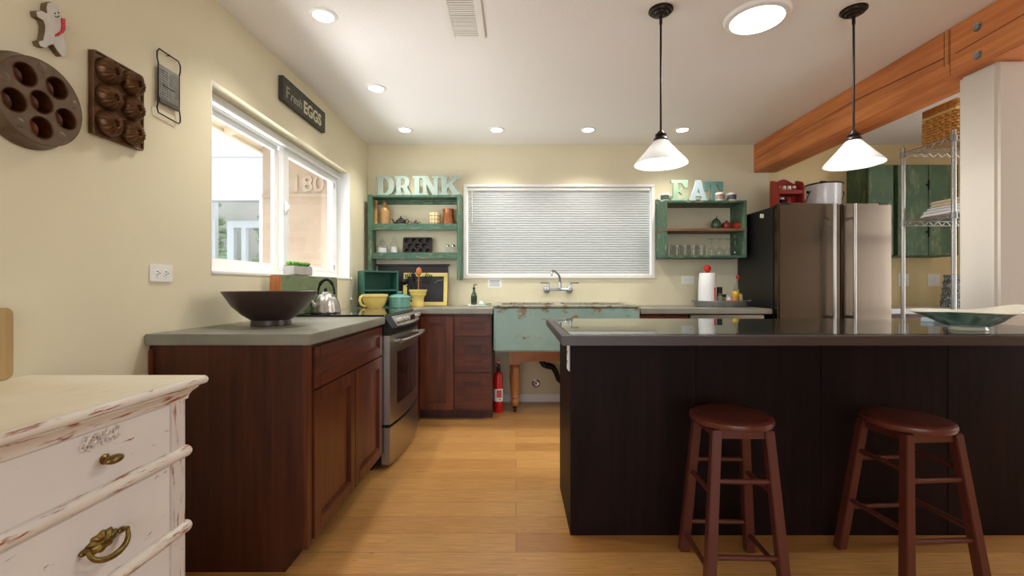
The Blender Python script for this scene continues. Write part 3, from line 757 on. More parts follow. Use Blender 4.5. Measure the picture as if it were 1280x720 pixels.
b.tube([q + Vector((0, 0, .07)), q + Vector((-.004, -.03, .1)), q + Vector((-.022, -.08, .13)), q + Vector((-.055, -.14, .155)), q + Vector((-.08, -.175, .165)), q + Vector((-.092, -.19, .15)), q + Vector((-.094, -.192, .115))], [.0105, .0105, .01, .0095, .009, .009, .011], 10)
b.build('spout', m_chrome, t)

# ------------------------------------------------------------------ refrigerator
t = thing('refrigerator', 'stainless two door refrigerator with black sides', 'refrigerator', (2.55, 3.9, 0))
FX0, FX1, FY, FZ = 2.091, 3.003, 3.57, 1.758
m_fdoor = mat('fridge_steel', c(112, 100, 88), .24, 1, var=.08, vscale=6, stretch=(1, 1, .03))
m_fside = mat('fridge_black_side', c(20, 18, 18), .4, bump=.1, bscale=200)
b = B().box(FX0 + .004, FX1 - .004, FY + .075, 4.235, .02, FZ - .012, .006); b.box(FX0 + .03, FX0 + .1, FY + .01, FY + .13, FZ - .015, FZ + .006, .004); b.box(FX1 - .1, FX1 - .02, FY + .01, FY + .13, FZ - .015, FZ + .008, .004); b.build('case', m_fside, t)
for x0, x1, hx, in ((FX0, 2.592, 2.5), (2.6, FX1, 2.66)):
    d = B().box(x0, x1, FY, FY + .068, .72, FZ, .014, seg=4).build('door', m_fdoor, t)
    b = B().cyl((hx, FY - .055, .8), (hx, FY - .055, 1.745), .0125, n=16); b.box(hx - .009, hx + .009, FY - .055, FY + .005, 1.62, 1.645, .004); b.box(hx - .009, hx + .009, FY - .055, FY + .005, .84, .865, .004); b.build('handle', m_steel_h, d)
d = B().box(FX0, FX1, FY, FY + .068, .08, .71, .014, seg=4).build('drawer', m_fdoor, t)
b = B().cyl((FX0 + .1, FY - .055, .62), (FX1 - .1, FY - .055, .62), .0125, n=16)
for x in (FX0 + .16, FX1 - .16): b.box(x - .01, x + .01, FY - .055, FY + .005, .61, .63, .004)
b.build('handle', m_steel_h, d)
mg = at(952, 270, FX0 * FPX / (952 - 645)); b = B(); b.box(-.0035, 0, -.028, .028, -.016, .016, .001, T((FX0 + .004, mg.y, mg.z)) @ RX(12)); b.mi = 1
for dz in (-.005, .005): b.box(-.0042, -.003, -.018, .012, dz - .002, dz + .002, 0, T((FX0 + .004, mg.y, mg.z)) @ RX(12))
tag(b.build('magnet_tag', [mat('cream_tag', c(226, 214, 184), .6), m_ink], origin=(FX0, mg.y, mg.z)), 'small cream tag stuck on the black side of the refrigerator', 'magnet')
# enamel pot on top
PX, PY, PZ = 2.655, 3.87, FZ + .0005
t = thing('enamel_pot', 'white enamel stockpot with dark rim on top of the refrigerator', 'pot', (PX, PY, PZ))
B().lathe([(0, 0), (.122, 0), (.128, .006), (.13, .03), (.13, .19), (.138, .205), (.138, .208), (.13, .207), (.126, .2), (.124, .01), (0, .008)], n=48).build('body', m_enamel, t, False)
b = B(); pts = [(.139 * math.cos(a), .139 * math.sin(a), .208) for a in [i * 2 * math.pi / 48 for i in range(48)]]; b.tube(pts, .006, 8, True); b.build('rim', m_black, t, False)
ld = B().lathe([(.137, .21), (.12, .216), (.06, .226), (0, .228)], n=48).build('lid', m_enamel, t, False)
b = B().tube([(-.03, 0, .225), (-.025, 0, .243), (.025, 0, .243), (.03, 0, .225)], .005, 8); b.build('lid_handle', m_black, ld, False)
for s in (-1, 1):
    b = B().ball((s * .134, -.0, .15), .012, n=10); b.tube([(s * .137, -.045, .15), (s * .15, -.04, .13), (s * .156, 0, .06), (s * .15, .04, .13), (s * .137, .045, .15)], .0035, 8); b.build('handle', m_black, t, False)
# red spice rack on top
RX0, RX1, RY0, RY1 = 2.19, 2.415, 3.745, 3.865
t = thing('spice_rack', 'small red wooden spice rack on top of the refrigerator', 'rack', ((RX0 + RX1) / 2, 3.8, FZ))
for x in (RX0, RX1 - .012):
    B().prism([(RY0, PZ), (RY1, PZ), (RY1, PZ + .24), (RY1 - .03, PZ + .24), (RY0 + .02, PZ + .215), (RY0, PZ + .17)], 'x', x, x + .012, bev=.002).build('side_panel', m_redpaint, t)
n = 16; pr = [(RX0, PZ), (RX1, PZ), (RX1, PZ + .205)] + [(RX1 - (RX1 - RX0) * i / n, PZ + .215 + .042 * (math.sin(math.pi * i / n)) ** 2) for i in range(n + 1)] + [(RX0, PZ + .205)]
B().prism(pr, 'y', RY1 - .01, RY1).build('back_panel', m_redpaint, t)
for z in (.004, .112):
    b = B().box(RX0 + .012, RX1 - .012, RY0 + .012, RY1 - .01, PZ + z, PZ + z + .01); b.box(RX0 + .012, RX1 - .012, RY0 + .004, RY0 + .012, PZ + z, PZ + z + .032, .002); b.build('shelf', m_redpaint, t)
def jar(name, lab, cat, x, y, z, r, h, mb, ml, lidh=.02, group=None, band=None):
    t = thing(name, lab, cat, (x, y, z), group=group)
    B().lathe([(0, 0), (r * .92, 0), (r, .004), (r, h * .78), (r * .78, h * .88), (r * .7, h)], n=20).build('body', mb, t, False)
    B().lathe([(r * .76, h - .004), (r * .8, h), (r * .8, h + lidh - .002), (r * .74, h + lidh), (0, h + lidh)], n=20).build('lid', ml, t, False)
    if band: B().lathe([(r * 1.01, h * .15), (r * 1.02, h * .16), (r * 1.02, h * .65), (r * 1.01, h * .66)], n=20).build('paper_band', band, t, False)
    return t
m_spice = mat('spice_brown', c(130, 84, 46), .5); m_spicer = mat('paprika', c(150, 50, 30), .5); m_palejar = mat('pale_jar', c(210, 204, 192), .4)
m_gold = mat('ochre_jar', c(190, 140, 50), .4)
for x, mb, ml, lab in ((2.232, m_spicer, m_gold, 'leftmost'), (2.275, m_palejar, m_wglaze, 'second'), (2.318, m_palejar, m_wglaze, 'third'), (2.36, m_spicer, m_wglaze, 'rightmost')):
    jar('spice_jar', {'leftmost': 'red spice jar with ochre lid, on the upper shelf of the red rack', 'second': 'pale white lidded spice jar next to the ochre lidded one in the red rack', 'third': 'pale white lidded spice jar beside the right red jar in the red rack', 'rightmost': 'red spice jar with white lid at the right of the red rack'}[lab], 'jar', x, 3.8, PZ + .1225, .018, .05, mb, ml, .014, 'spice jars in the red rack', band=m_redpaint if mb is m_palejar else None)
for x, mb, ml, lab in ((2.25, m_black, m_palejar, 'black spice tin on the lower shelf of the red rack'), (2.305, m_spicer, m_redpaint, 'orange red spice tin on the lower shelf of the red rack')):
    jar('spice_tin', lab, 'tin', x, 3.79, PZ + .0145, .021, .06, mb, ml, .012)

# ------------------------------------------------------------------ green wall cabinets beyond the beam
def gcab(x0, x1, doors, lab, zt=2.186, zb=1.366):
    t = thing('wall_cabinet', lab, 'cabinet', ((x0 + x1) / 2, YB, zb))
    B().box(x0, x1, 4.016, YB - .001, zb, zt, .002).build('carcass', m_greend, t)
    for a, b_ in doors:
        b = B().box(a, b_, 3.994, 4.015, zb + .006, zt - .006, .003)
        d = b.build('door', m_greend, t)
        if b_ - a > .26 and lab.startswith('wide'):
            b = B(); xx = b_ if a == doors[0][0] else a
            for z in (2.0, 1.58): b.box(xx - .022, xx + .004, 3.986, 3.994, z - .008, z + .008, .001); b.box(xx - .004, xx + .002, 3.984, 3.994, z - .045, z + .045, .001)
            b.build('latch', m_iron, d)
    return t
gcab(3.138, 3.37, [(3.142, 3.366)], 'narrow dark green worn wall cabinet right above the refrigerator')
gcab(3.40, 3.95, [(3.404, 3.676), (3.68, 3.946)], 'wide dark green worn wall cabinet with two doors behind the wire rack')

# wire rack
t = thing('wire_rack', 'chrome wire shelving rack beside the wall post', 'rack', (3.1, 2.93, 0))
GX0, GX1, GY0, GY1 = 2.687, 3.587, 2.75, 3.11
m_wire = mat('rack_chrome', c(176, 174, 170), .28, .9)
for x in (GX0, GX1):
    for y in (GY0, GY1):
        prof = [(0, .0), (.014, .0), (.014, .02), (.0127, .021)]
        z = .05
        while z < 2.0: prof += [(.0127, z), (.0118, z + .001), (.0118, z + .003), (.0127, z + .004)]; z += .0254
        prof += [(.0127, 2.045), (.014, 2.046), (.014, 2.054), (.01, 2.058), (0, 2.058)]
        B().lathe(prof, (x, y, 0), 16).build('post', m_wire, t)
for z in (.25, .85, 1.545, 2.02):
    b = B()
    for zz in (z, z - .03):
        r = .0035 if zz == z else .0025
        for q in (((GX0, GY0), (GX1, GY0)), ((GX0, GY1), (GX1, GY1)), ((GX0, GY0), (GX0, GY1)), ((GX1, GY0), (GX1, GY1))): b.cyl((*q[0], zz), (*q[1], zz), r, n=6)
    k = 26
    for i in range(1, k): x = GX0 + (GX1 - GX0) * i / k; b.cyl((x, GY0, z + .003), (x, GY1, z + .003), .0018, n=5)
    for y in (2.87, 2.99): b.cyl((GX0, y, z), (GX1, y, z), .003, n=6)
    for y in (GY0, GY1):
        m_ = 15; b.tube([(GX0 + (GX1 - GX0) * i / (2 * m_), y, z - (.03 if i % 2 else 0)) for i in range(2 * m_ + 1)], .0022, 5)
    for x in (GX0, GX1):
        m_ = 6; b.tube([(x, GY0 + (GY1 - GY0) * i / (2 * m_), z - (.03 if i % 2 else 0)) for i in range(2 * m_ + 1)], .0022, 5)
    sh = b.build('wire_shelf', m_wire, t)
    for x in (GX0, GX1):
        for y in (GY0, GY1): B().lathe([(.0128, z - .034), (.018, z - .034), (.0165, z + .006), (.0128, z + .008)], (x, y, 0), 16).build('collar', m_galv, sh)
# wicker basket on the rack
KX0, KX1, KY0, KY1, KZ0 = 2.75, 3.15, 2.80, 3.03, 2.0265
t = thing('wicker_basket', 'honey wicker lidded basket on top of the wire rack', 'basket', (2.95, 2.91, KZ0))
b = B(); b.box(KX0 + .012, KX1 - .012, KY0 + .012, KY1 - .012, KZ0, KZ0 + .17)
for i in range(9):
    z = KZ0 + .011 + i * .019; pts = []; per = rrect(KX0, KX1, KY0, KY1, .02, 3)
    dens = []
    for a, q in zip(per, per[1:] + per[:1]):
        L = math.hypot(q[0] - a[0], q[1] - a[1]); m_ = max(1, int(L / .02))
        for j in range(m_): dens.append((a[0] + (q[0] - a[0]) * j / m_, a[1] + (q[1] - a[1]) * j / m_))
    cx, cy = (KX0 + KX1) / 2, (KY0 + KY1) / 2
    for j, (x, y) in enumerate(dens):
        s = .006 * (1 if (j + i) % 2 else -1); d_ = Vector((x - cx, (y - cy) * 1.7)).normalized(); pts.append((x + d_.x * s, y + d_.y * s, z))
    b.tube(pts, .0095, 6, True)
for x in [KX0 + .03 + i * .045 for i in range(9)]:
    for y in (KY0 - .004, KY1 + .004): b.cyl((x, y, KZ0), (x, y, KZ0 + .178), .006, n=6)
for y in [KY0 + .03 + i * .043 for i in range(5)]:
    for x in (KX0 - .004, KX1 + .004): b.cyl((x, y, KZ0), (x, y, KZ0 + .178), .006, n=6)
b.build('body', m_wicker, t)
b = B(); b.box(KX0 - .006, KX1 + .006, KY0 - .006, KY1 + .006, KZ0 + .176, KZ0 + .19, .004); b.box(KX0 - .003, KX1 + .003, KY0 - .003, KY1 + .003, KZ0 + .192, KZ0 + .202, .004); b.build('rim_band', m_wickl, t)
b = B(); b.box(KX0 + .005, KX1 - .005, KY0 + .005, KY1 - .005, KZ0 + .2, KZ0 + .245, .008)
for i in range(3):
    z = KZ0 + .208 + i * .015; b.tube([(x, y, z) for x, y in rrect(KX0 - .003, KX1 + .003, KY0 - .003, KY1 + .003, .02, 3)], .008, 6, True)
for i in range(11): x = KX0 + .02 + i * .036; b.cyl((x, KY0 + .01, KZ0 + .247), (x, KY1 - .01, KZ0 + .247), .009, n=6)
b.build('lid', m_wicker, t)
b = B(); b.box(KX0 + .055, KX0 + .12, KY0 - .014, KY0 - .006, KZ0 + .17, KZ0 + .196, .003); b.build('handle_hole_shade', m_bronze, t)  # dark block for the handle hole, its shade put into the colour
# folded towels on the middle shelf of the rack, tins on the counter behind
m_towel = mat('white_towel', c(230, 230, 232), .95, bump=.4, bscale=60)
m_cream = mat('cream_towel', c(220, 206, 176), .95, bump=.4, bscale=60)
for i, (x0, x1, dz, th, mm, lab) in enumerate(((2.735, 3.0, 0, .024, m_towel, 'white folded towel at the bottom of the pile on the wire rack'), (2.75, 3.0, .0245, .022, m_towel, 'white folded towel second in the pile on the wire rack'), (2.775, 3.0, .047, .02, m_towel, 'white folded towel third in the pile on the wire rack'),
        (2.80, 2.98, .0675, .022, m_cream, 'lower cream folded cloth on the towel pile on the wire rack'), (2.80, 2.98, .09, .022, m_cream, 'topmost cream folded cloth on the towel pile on the wire rack'))):
    b = B().box(x0, x1, 2.80, 3.04, 1.5505 + dz, 1.5505 + dz + th, .009, seg=3); b.box(x0 + .004, x1, 2.797, 3.036, 1.5505 + dz + th * .42, 1.5505 + dz + th * .58, .002)
    tag(b.build('folded_towel', mm, origin=(2.87, 2.92, 1.55 + dz)), lab, 'towel', 'towels on the wire rack')
def patt():
    s = NT('printed_tin'); s.set(Roughness=.4); v = s.coords((40, 40, 22)); n = s.noise(v, 3, 2); s.col(s.ramp(n, [(.47, c(70, 78, 84)), (.53, c(186, 196, 200))])); return s.m
m_patt = patt()
pos = at(1192, 384, 3.95)
for i, nm in enumerate(('bottom', 'second from the bottom', 'middle', 'second from the top', 'topmost')):
    r = .088 - i * .006; z = ctop + .0005 + i * .0565
    tn = thing('printed_tin', 'grey blue printed tin, %s of the stack behind the wire rack' % nm, 'tin', (pos.x, 3.95, z), group='stack of printed tins')
    B().lathe([(0, 0), (r, 0), (r + .002, .003), (r, .006), (r, .044), (0, .044)], n=28).build('body', m_patt, tn, False)
    B().lathe([(r + .002, .04), (r + .003, .044), (r + .003, .053), (r, .056), (0, .056)], n=28).build('lid', m_galv, tn, False)

# ------------------------------------------------------------------ DRINK shelf
t = thing('wall_shelf', 'green worn open wall shelf under the DRINK letters', 'shelf', (-.93, YB, 1.15))
DX0, DX1, DY = -1.363, -.502, 4.115
for x in (DX0, DX1 - .042): B().box(x, x + .042, DY, YB - .017, 1.152, 1.94, .003).build('side_board', m_greenz, t)
B().box(DX0 + .042, DX1 - .042, DY + .002, YB - .001, 1.915, 1.936, .002).build('top_board', m_green, t)
b = B(); b.box(DX0 + .042, DX1 - .042, YB - .02, YB - .001, 1.87, 1.914, .002); b.build('back_rail', m_green, t)
for z in (1.672, 1.407):
    b = B().box(DX0 + .042, DX1 - .042, DY + .018, YB - .001, z - .03, z - .008); b.box(DX0 + .038, DX1 - .038, DY - .004, DY + .018, z - .06, z, .003); b.build('shelf_board', m_green, t)
S1, S2 = 1.6645, 1.3995
m_let = chipped('pale_mint_letter', c(148, 168, 156), c(140, 134, 126), .63, (6, 6, 6), 6, .55, c(170, 186, 178), bump=.1, soft=.06)
G = {
 'D': (.92, [[(0, 0), (.45, 0), (.62, .03), (.76, .11), (.86, .25), (.9, .42), (.9, .58), (.86, .75), (.76, .89), (.62, .97), (.45, 1), (0, 1), (0, .89), (.1, .86), (.1, .14), (0, .11)], [(.36, .13), (.36, .87), (.46, .86), (.56, .79), (.63, .66), (.65, .5), (.63, .34), (.56, .21), (.46, .14)]]),
 'R': (.95, [[(0, 0), (.44, 0), (.44, .11), (.35, .14), (.35, .4), (.45, .4), (.58, .14), (.6, 0), (.95, 0), (.95, .11), (.87, .14), (.72, .45), (.82, .54), (.86, .7), (.83, .85), (.74, .96), (.58, 1), (0, 1), (0, .89), (.09, .86), (.09, .14), (0, .11)], [(.35, .53), (.35, .88), (.5, .88), (.58, .82), (.61, .71), (.58, .6), (.5, .53)]]),
 'I': (.5, [[(0, 0), (.5, 0), (.5, .11), (.39, .14), (.39, .86), (.5, .89), (.5, 1), (0, 1), (0, .89), (.11, .86), (.11, .14), (0, .11)]]),
 'N': (1.0, [[(0, 0), (.38, 0), (.38, .11), (.29, .14), (.29, .6), (.64, 0), (.9, 0), (.9, .86), (1, .89), (1, 1), (.6, 1), (.6, .89), (.7, .86), (.7, .4), (.34, 1), (0, 1), (0, .89), (.09, .86), (.09, .14), (0, .11)]]),
 'K': (1.0, [[(0, 0), (.42, 0), (.42, .11), (.34, .14), (.34, .34), (.42, .44), (.62, .14), (.56, .11), (.56, 0), (1, 0), (1, .11), (.92, .14), (.62, .6), (.84, .86), (.98, .89), (.98, 1), (.56, 1), (.56, .89), (.63, .86), (.34, .55), (.34, .86), (.42, .89), (.42, 1), (0, 1), (0, .89), (.09, .86), (.09, .14), (0, .11)]]),
 'E': (.9, [[(0, 0), (.9, 0), (.9, .34), (.8, .34), (.7, .15), (.36, .13), (.36, .44), (.48, .44), (.54, .35), (.62, .35), (.62, .65), (.54, .65), (.48, .56), (.36, .56), (.36, .87), (.6, .85), (.74, .64), (.9, .64), (.9, 1), (0, 1), (0, .88), (.12, .85), (.12, .15), (0, .12)]]),
 'A': (1.0, [[(0, 0), (.37, 0), (.37, .1), (.31, .13), (.35, .26), (.63, .26), (.67, .13), (.61, .1), (.61, 0), (1, 0), (1, .1), (.92, .13), (.62, 1), (.38, 1), (.08, .13), (0, .1)], [(.4, .39), (.49, .66), (.58, .39)]]),
 'T': (1.0, [[(.28, 0), (.72, 0), (.72, .1), (.63, .13), (.63, .85), (.72, .84), (.84, .58), (1, .58), (1, 1), (0, 1), (0, .58), (.16, .58), (.28, .84), (.37, .85), (.37, .13), (.28, .1)]]),
}
def letter(ch, x0, x1, y, z0, h, mm, lab, group, depth=.022):
    w_, sp = G[ch]; k = (x1 - x0) / w_
    me = fill([[(a * k, b_ * h) for a, b_ in q] for q in sp], depth, .0015)
    tag(B().mesh(me, T((x0, y, z0)) @ FACE_Y).build('letter', mm, origin=((x0 + x1) / 2, y, z0), ang=30), lab, 'letter', group)
s_ = 4.165 / FPX
for ch, a, b_, dy in (('D', 470, 493.4, 0), ('R', 493.8, 514, 0), ('I', 516.2, 526.5, 0), ('N', 527, 549.5, .0), ('K', 550, 575.5, 0)):
    letter(ch, (a - 645) * s_, (b_ - 645) * s_, 4.165 + dy, 1.9365, .182, m_let, 'pale mint standing letter %s on the shelf spelling DRINK' % ch, 'DRINK letters')

# things on its upper board
def lathe_thing(name, lab, cat, x, y, z, prof, m, n=24, mod=None, group=None):
    return tag(B().lathe(prof, (x, y, z), n, mod=mod).build(name, m, origin=(x, y, z)), lab, cat, group)
def px(x, Y): return (x - 645) * Y / FPX
m_lightwood = wood('light_turned_wood', c(170, 116, 62), c(206, 154, 92), 2, 4, .45)
lathe_thing('candlestick', 'slim turned light wood candlestick at the left of the DRINK shelf', 'candlestick', px(470, 4.19), 4.19, S1,
            [(0, 0), (.03, 0), (.03, .008), (.02, .02), (.014, .035), (.017, .1), (.015, .17), (.012, .2), (.018, .212), (.022, .225), (.022, .232), (0, .232)], m_lightwood)
t = thing('stoneware_bottle', 'tan stoneware bottle on the upper DRINK shelf', 'bottle', (px(481, 4.19), 4.19, S1))
B().lathe([(0, 0), (.042, 0), (.044, .006), (.044, .13), (.04, .148), (.024, .168), (.017, .18), (.017, .205), (.02, .21), (.02, .225), (.012, .226), (0, .222)], n=28).build('body', m_stone, t, False)
B().lathe([(.0205, .208), (.021, .212), (.021, .222), (.0205, .226), (.012, .227)], n=28).build('lip', mat('brown_lip', c(120, 86, 54), .3), t, False)
m_blackpot = mat('black_glaze', c(40, 32, 32), .2, coat=.4)
def teapot(x, y, z, k, mm, lab, flip=1):
    t = thing('teapot', lab, 'teapot', (x, y, z))
    B().lathe([(0, 0), (.03 * k, 0), (.045 * k, .012 * k), (.05 * k, .03 * k), (.042 * k, .05 * k), (.024 * k, .06 * k), (.024 * k, .062 * k)], n=24).build('body', mm, t, False)
    B().lathe([(.026 * k, .06 * k), (.02 * k, .068 * k), (.007 * k, .073 * k), (.005 * k, .078 * k), (.009 * k, .084 * k), (0, .09 * k)], n=20).build('lid', mm, t, False)
    B().tube([(-flip * .042 * k, 0, .02 * k), (-flip * .065 * k, 0, .03 * k), (-flip * .075 * k, 0, .052 * k), (-flip * .085 * k, 0, .06 * k)], [.012 * k, .009 * k, .006 * k, .005 * k], 8).build('spout', mm, t, False)
    B().tube([(flip * .04 * k, 0, .05 * k), (flip * .062 * k, 0, .056 * k), (flip * .074 * k, 0, .04 * k), (flip * .064 * k, 0, .02 * k), (flip * .044 * k, 0, .014 * k)], .005 * k, 8).build('handle', mm, t, False)
teapot(px(501, 4.19), 4.19, S1, 1.0, m_blackpot, 'small black teapot on the upper DRINK shelf')
teapot(px(520, 4.18), 4.18, S1, .6, mat('brown_glaze', c(86, 56, 44), .25), 'tiny brown teapot right of the black teapot')
def mug(x, y, z, r, h, mm, lab, side=1, name='mug', cat='mug', band=None, group=None, hm=None):
    t = thing(name, lab, cat, (x, y, z), group=group)
    B().lathe([(0, .001), (r * .92, 0), (r, .004), (r, h - .002), (r * .97, h), (r * .9, h - .002), (r * .9, .006), (0, .005)], n=28).build('body', mm, t, False)
    b = B(); b.tube([(side * r * .95, 0, h * .85), (side * (r + .016), 0, h * .84), (side * (r + .026), 0, h * .6), (side * (r + .022), 0, h * .32), (side * r * .96, 0, h * .2)], .0048, 8); b.build('handle', hm or mm, t, False)
    if band: B().lathe([(r + .0002, h * .2), (r + .0012, h * .21), (r + .0012, h * .78), (r + .0002, h * .79)], n=28).build('picture_band', band, t, False)
    return t
def plaid():
    s = NT('plaid_glaze'); s.set(Roughness=.3); tc = s.new('ShaderNodeTexCoord'); sp = s.new('ShaderNodeSeparateXYZ'); s.link(tc.outputs['Object'], sp.inputs[0])
    f = None
    for i, q in ((0, .026), (2, .034)):
        fr = s.math('FRACT', s.math('DIVIDE', s.math('ADD', sp.outputs[i], 1.005), q)); l = s.math('LESS_THAN', fr, .13); f = l if f is None else s.math('MAXIMUM', f, l)
    s.col(s.mix(f, c(216, 196, 148), c(80, 56, 44))); return s.m
mug(px(543, 4.18), 4.18, S1, .047, .115, plaid(), 'cream plaid mug on the upper DRINK shelf', hm=m_stone)
t = thing('pitcher', 'brown copper coloured pitcher at the right of the upper DRINK shelf', 'pitcher', (px(561, 4.18), 4.18, S1))
B().lathe([(0, 0), (.052, 0), (.056, .005), (.053, .05), (.046, .1), (.045, .13), (.05, .15), (.046, .15), (.042, .13), (.043, .1), (.05, .05), (.05, .008), (0, .006)], n=28, mod=lambda a, r, z: (r * (1 + (.18 * max(0, math.cos(a - math.pi)) ** 8 if z > .12 else 0)), z)).build('body', m_copper, t, False)
B().tube([(.046, 0, .14), (.075, 0, .142), (.088, 0, .11), (.08, 0, .06), (.052, 0, .03)], [.007, .007, .006, .006, .006], 8).build('handle', m_stone, t, False)
# things on its lower board
def glassjar(x, y, z, r, h, lab, name='glass_jar', cat='jar', stuff=None):
    t = thing(name, lab, cat, (x, y, z))
    B().lathe([(0, .001), (r, 0), (r + .001, .004), (r, h * .6), (r * .6, h * .74), (r * .56, h * .84), (r * .7, h * .86), (r * .68, h * .87)], n=24).build('body', m_glass, t, False)
    b = B().lathe([(r * .7, h * .87), (r * .6, h * .9), (r * .2, h * .93), (r * .2, h * .95)], n=24); b.ball((0, 0, h * .97), r * .3, n=12); b.build('stopper', m_glass, t, False)
    if stuff: B().lathe([(0, .003), (r * .93, .003), (r * .93, h * .42), (0, h * .44)], n=24).build('contents', stuff, t, False)
m_salt = mat('white_salt', c(222, 222, 228), .9, bump=.4, bscale=200)
glassjar(px(478, 4.18), 4.18, S2, .048, .13, 'wide glass jar half full of white salt on the DRINK shelf', stuff=m_salt)
glassjar(px(493, 4.19), 4.19, S2, .036, .155, 'taller square shouldered glass jar beside the salt jar', stuff=mat('pale_sugar', c(220, 216, 206), .9))
# iron muffin pan leaning on the wall
ppx = [px(503.5, 4.2), px(540, 4.2)]; pw = ppx[1] - ppx[0]; ph = .155
t = thing('iron_muffin_pan', 'black cast iron muffin pan leaning on the wall in the DRINK shelf', 'pan', ((ppx[0] + ppx[1]) / 2, 4.19, S2))
holes = [(pw * (.14 + .24 * i), ph * .79, .022) for i in range(4)] + [(pw * (.26 + .24 * i), ph * .47, .024) for i in range(3)] + [(pw * (.14 + .24 * i), ph * .165, .021) for i in range(4)]
me = fill([rrect(0, pw, 0, ph, .018)] + [circ(x, y, r, 20)[::-1] for x, y, r in holes], .006, .001)
MM = T((ppx[0], 4.196, S2 + .003)) @ RX(-8) @ FACE_Y
B().mesh(me, MM).build('plate', m_iron, t)
b = B()
for x, y, r in holes: b.lathe([(r + .003, .004), (r, .004), (r * .96, -.004), (r * .7, -.022), (0, -.026)], (x, y, 0), 20, M=MM)
b.build('cup', m_iron, t)
for x, lab in ((559.5, 'left one of two small glass shakers on the DRINK shelf'), (566.5, 'right one of two small glass shakers on the DRINK shelf')):
    xx = px(x, 4.17); t = thing('glass_shaker', lab, 'shaker', (xx, 4.17, S2), group='glass shakers')
    B().lathe([(0, 0), (.022, 0), (.024, .003), (.018, .06), (.018, .066)], n=16).build('body', m_glass, t, False)
    B().lathe([(.019, .066), (.019, .078), (.012, .085), (0, .086)], n=16).build('lid', m_chrome, t, False)

# ------------------------------------------------------------------ corner counter below
t = thing('backboard', 'dark brown board with ledge on the wall behind the chalkboard', 'board', (-.98, YB, ctop))
B().box(px(473, YB), px(560, YB), YB - .015, YB - .001, ctop + .002, 1.29, .002).build('panel', m_dkbrown, t)
B().box(px(470, YB), px(562.5, YB), YB - .05, YB - .001, 1.291, 1.305, .003).build('ledge', m_dkbrown, t)
# green box with a shelf, turned towards the room
t = thing('green_box_shelf', 'small teal green two tier box shelf in the counter corner', 'shelf', (-1.205, 3.914, ctop + .0003), R(32))
w_, d_, h_ = .30, .2, .315
for x in (-w_ / 2, w_ / 2 - .014): B().box(x, x + .014, -d_ / 2, d_ / 2, 0, h_, .002).build('side_panel', m_teal, t, False)
B().box(-w_ / 2 + .014, w_ / 2 - .014, d_ / 2 - .01, d_ / 2, 0.003, h_ - .002).build('back_panel', m_teal, t, False)
for z in (.003, .14, h_ - .014): B().box(-w_ / 2 + .014, w_ / 2 - .014, -d_ / 2 + .002, d_ / 2 - .01, z, z + .013, .0015).build('shelf_board', m_teal, t, False)
# chalkboard
cy = 4.17; x0, x1 = px(504.5, cy), px(559.5, cy); cw = x1 - x0; chh = .306
t = thing('chalkboard', 'small chalkboard in a yellow frame leaning on the wall', 'chalkboard', ((x0 + x1) / 2, cy, ctop))
MM = T((x0, cy - .02, ctop + .002)) @ RX(-7)
b = B(); fr = .034
b.box(0, cw, -.016, 0, 0, fr, .002, MM); b.box(0, cw, -.016, 0, chh - fr, chh, .002, MM); b.box(0, fr, -.016, 0, fr, chh - fr, .002, MM); b.box(cw - fr, cw, -.016, 0, fr, chh - fr, .002, MM); b.build('frame', m_yframe, t)
B().box(fr - .004, cw - fr + .004, -.006, -.001, fr - .004, chh - fr + .004, 0, MM).build('slate', m_chalk, t)
b = B(); b.tube([MM @ Vector(q) for q in ((.29, -.0075, .21), (.32, -.0075, .235), (.37, -.0075, .24))], .003, 6); b.tube([MM @ Vector(q) for q in ((.1, -.0075, .24), (.12, -.0075, .236), (.14, -.0075, .243), (.16, -.0075, .237))], .002, 6); b.build('chalk_mark', m_ink, t)
# yellow batter bowl
t = thing('mixing_bowl', 'yellow ribbed batter bowl with handle in front of the green box', 'bowl', (px(468.5, 3.655), 3.655, ctop))
B().lathe([(0, .001), (.058, 0), (.06, .006), (.078, .03), (.095, .07), (.1, .095), (.106, .1), (.107, .116), (.102, .117), (.097, .1), (.074, .034), (0, .012)], n=72, mod=lambda a, r, z: (r * (1 + (.012 * math.cos(a * 24) if .02 < z < .095 and r > .07 else 0)), z)).build('body', m_yellow, t, False)
B().tube([(-.072, -.07, .1), (-.084, -.092, .098), (-.088, -.1, .07), (-.08, -.09, .035), (-.058, -.06, .02)], [.01, .011, .011, .01, .01], 10).build('handle', m_yellow, t, False)
# turquoise casserole
t = thing('casserole_dish', 'turquoise lidded casserole dish between the two yellow pots', 'casserole dish', (px(499.5, 3.76), 3.76, ctop))
B().lathe([(0, .001), (.075, 0), (.086, .006), (.088, .03), (.09, .085), (.088, .086), (0, .08)], n=40).build('body', m_turq, t, False)
ld = B().lathe([(.093, .086), (.095, .09), (.093, .094), (.06, .112), (.025, .118), (0, .118)], n=40).build('lid', m_turq, t, False)
B().lathe([(.012, .116), (.013, .123), (.021, .128), (.021, .136), (.012, .14), (0, .14)], n=20).build('knob', m_turq, ld, False)
for s in (-1, 1): B().box(s * .088 - .014, s * .088 + .014, -.028, .028, .066, .08, .005).build('handle', m_turq, t, False)
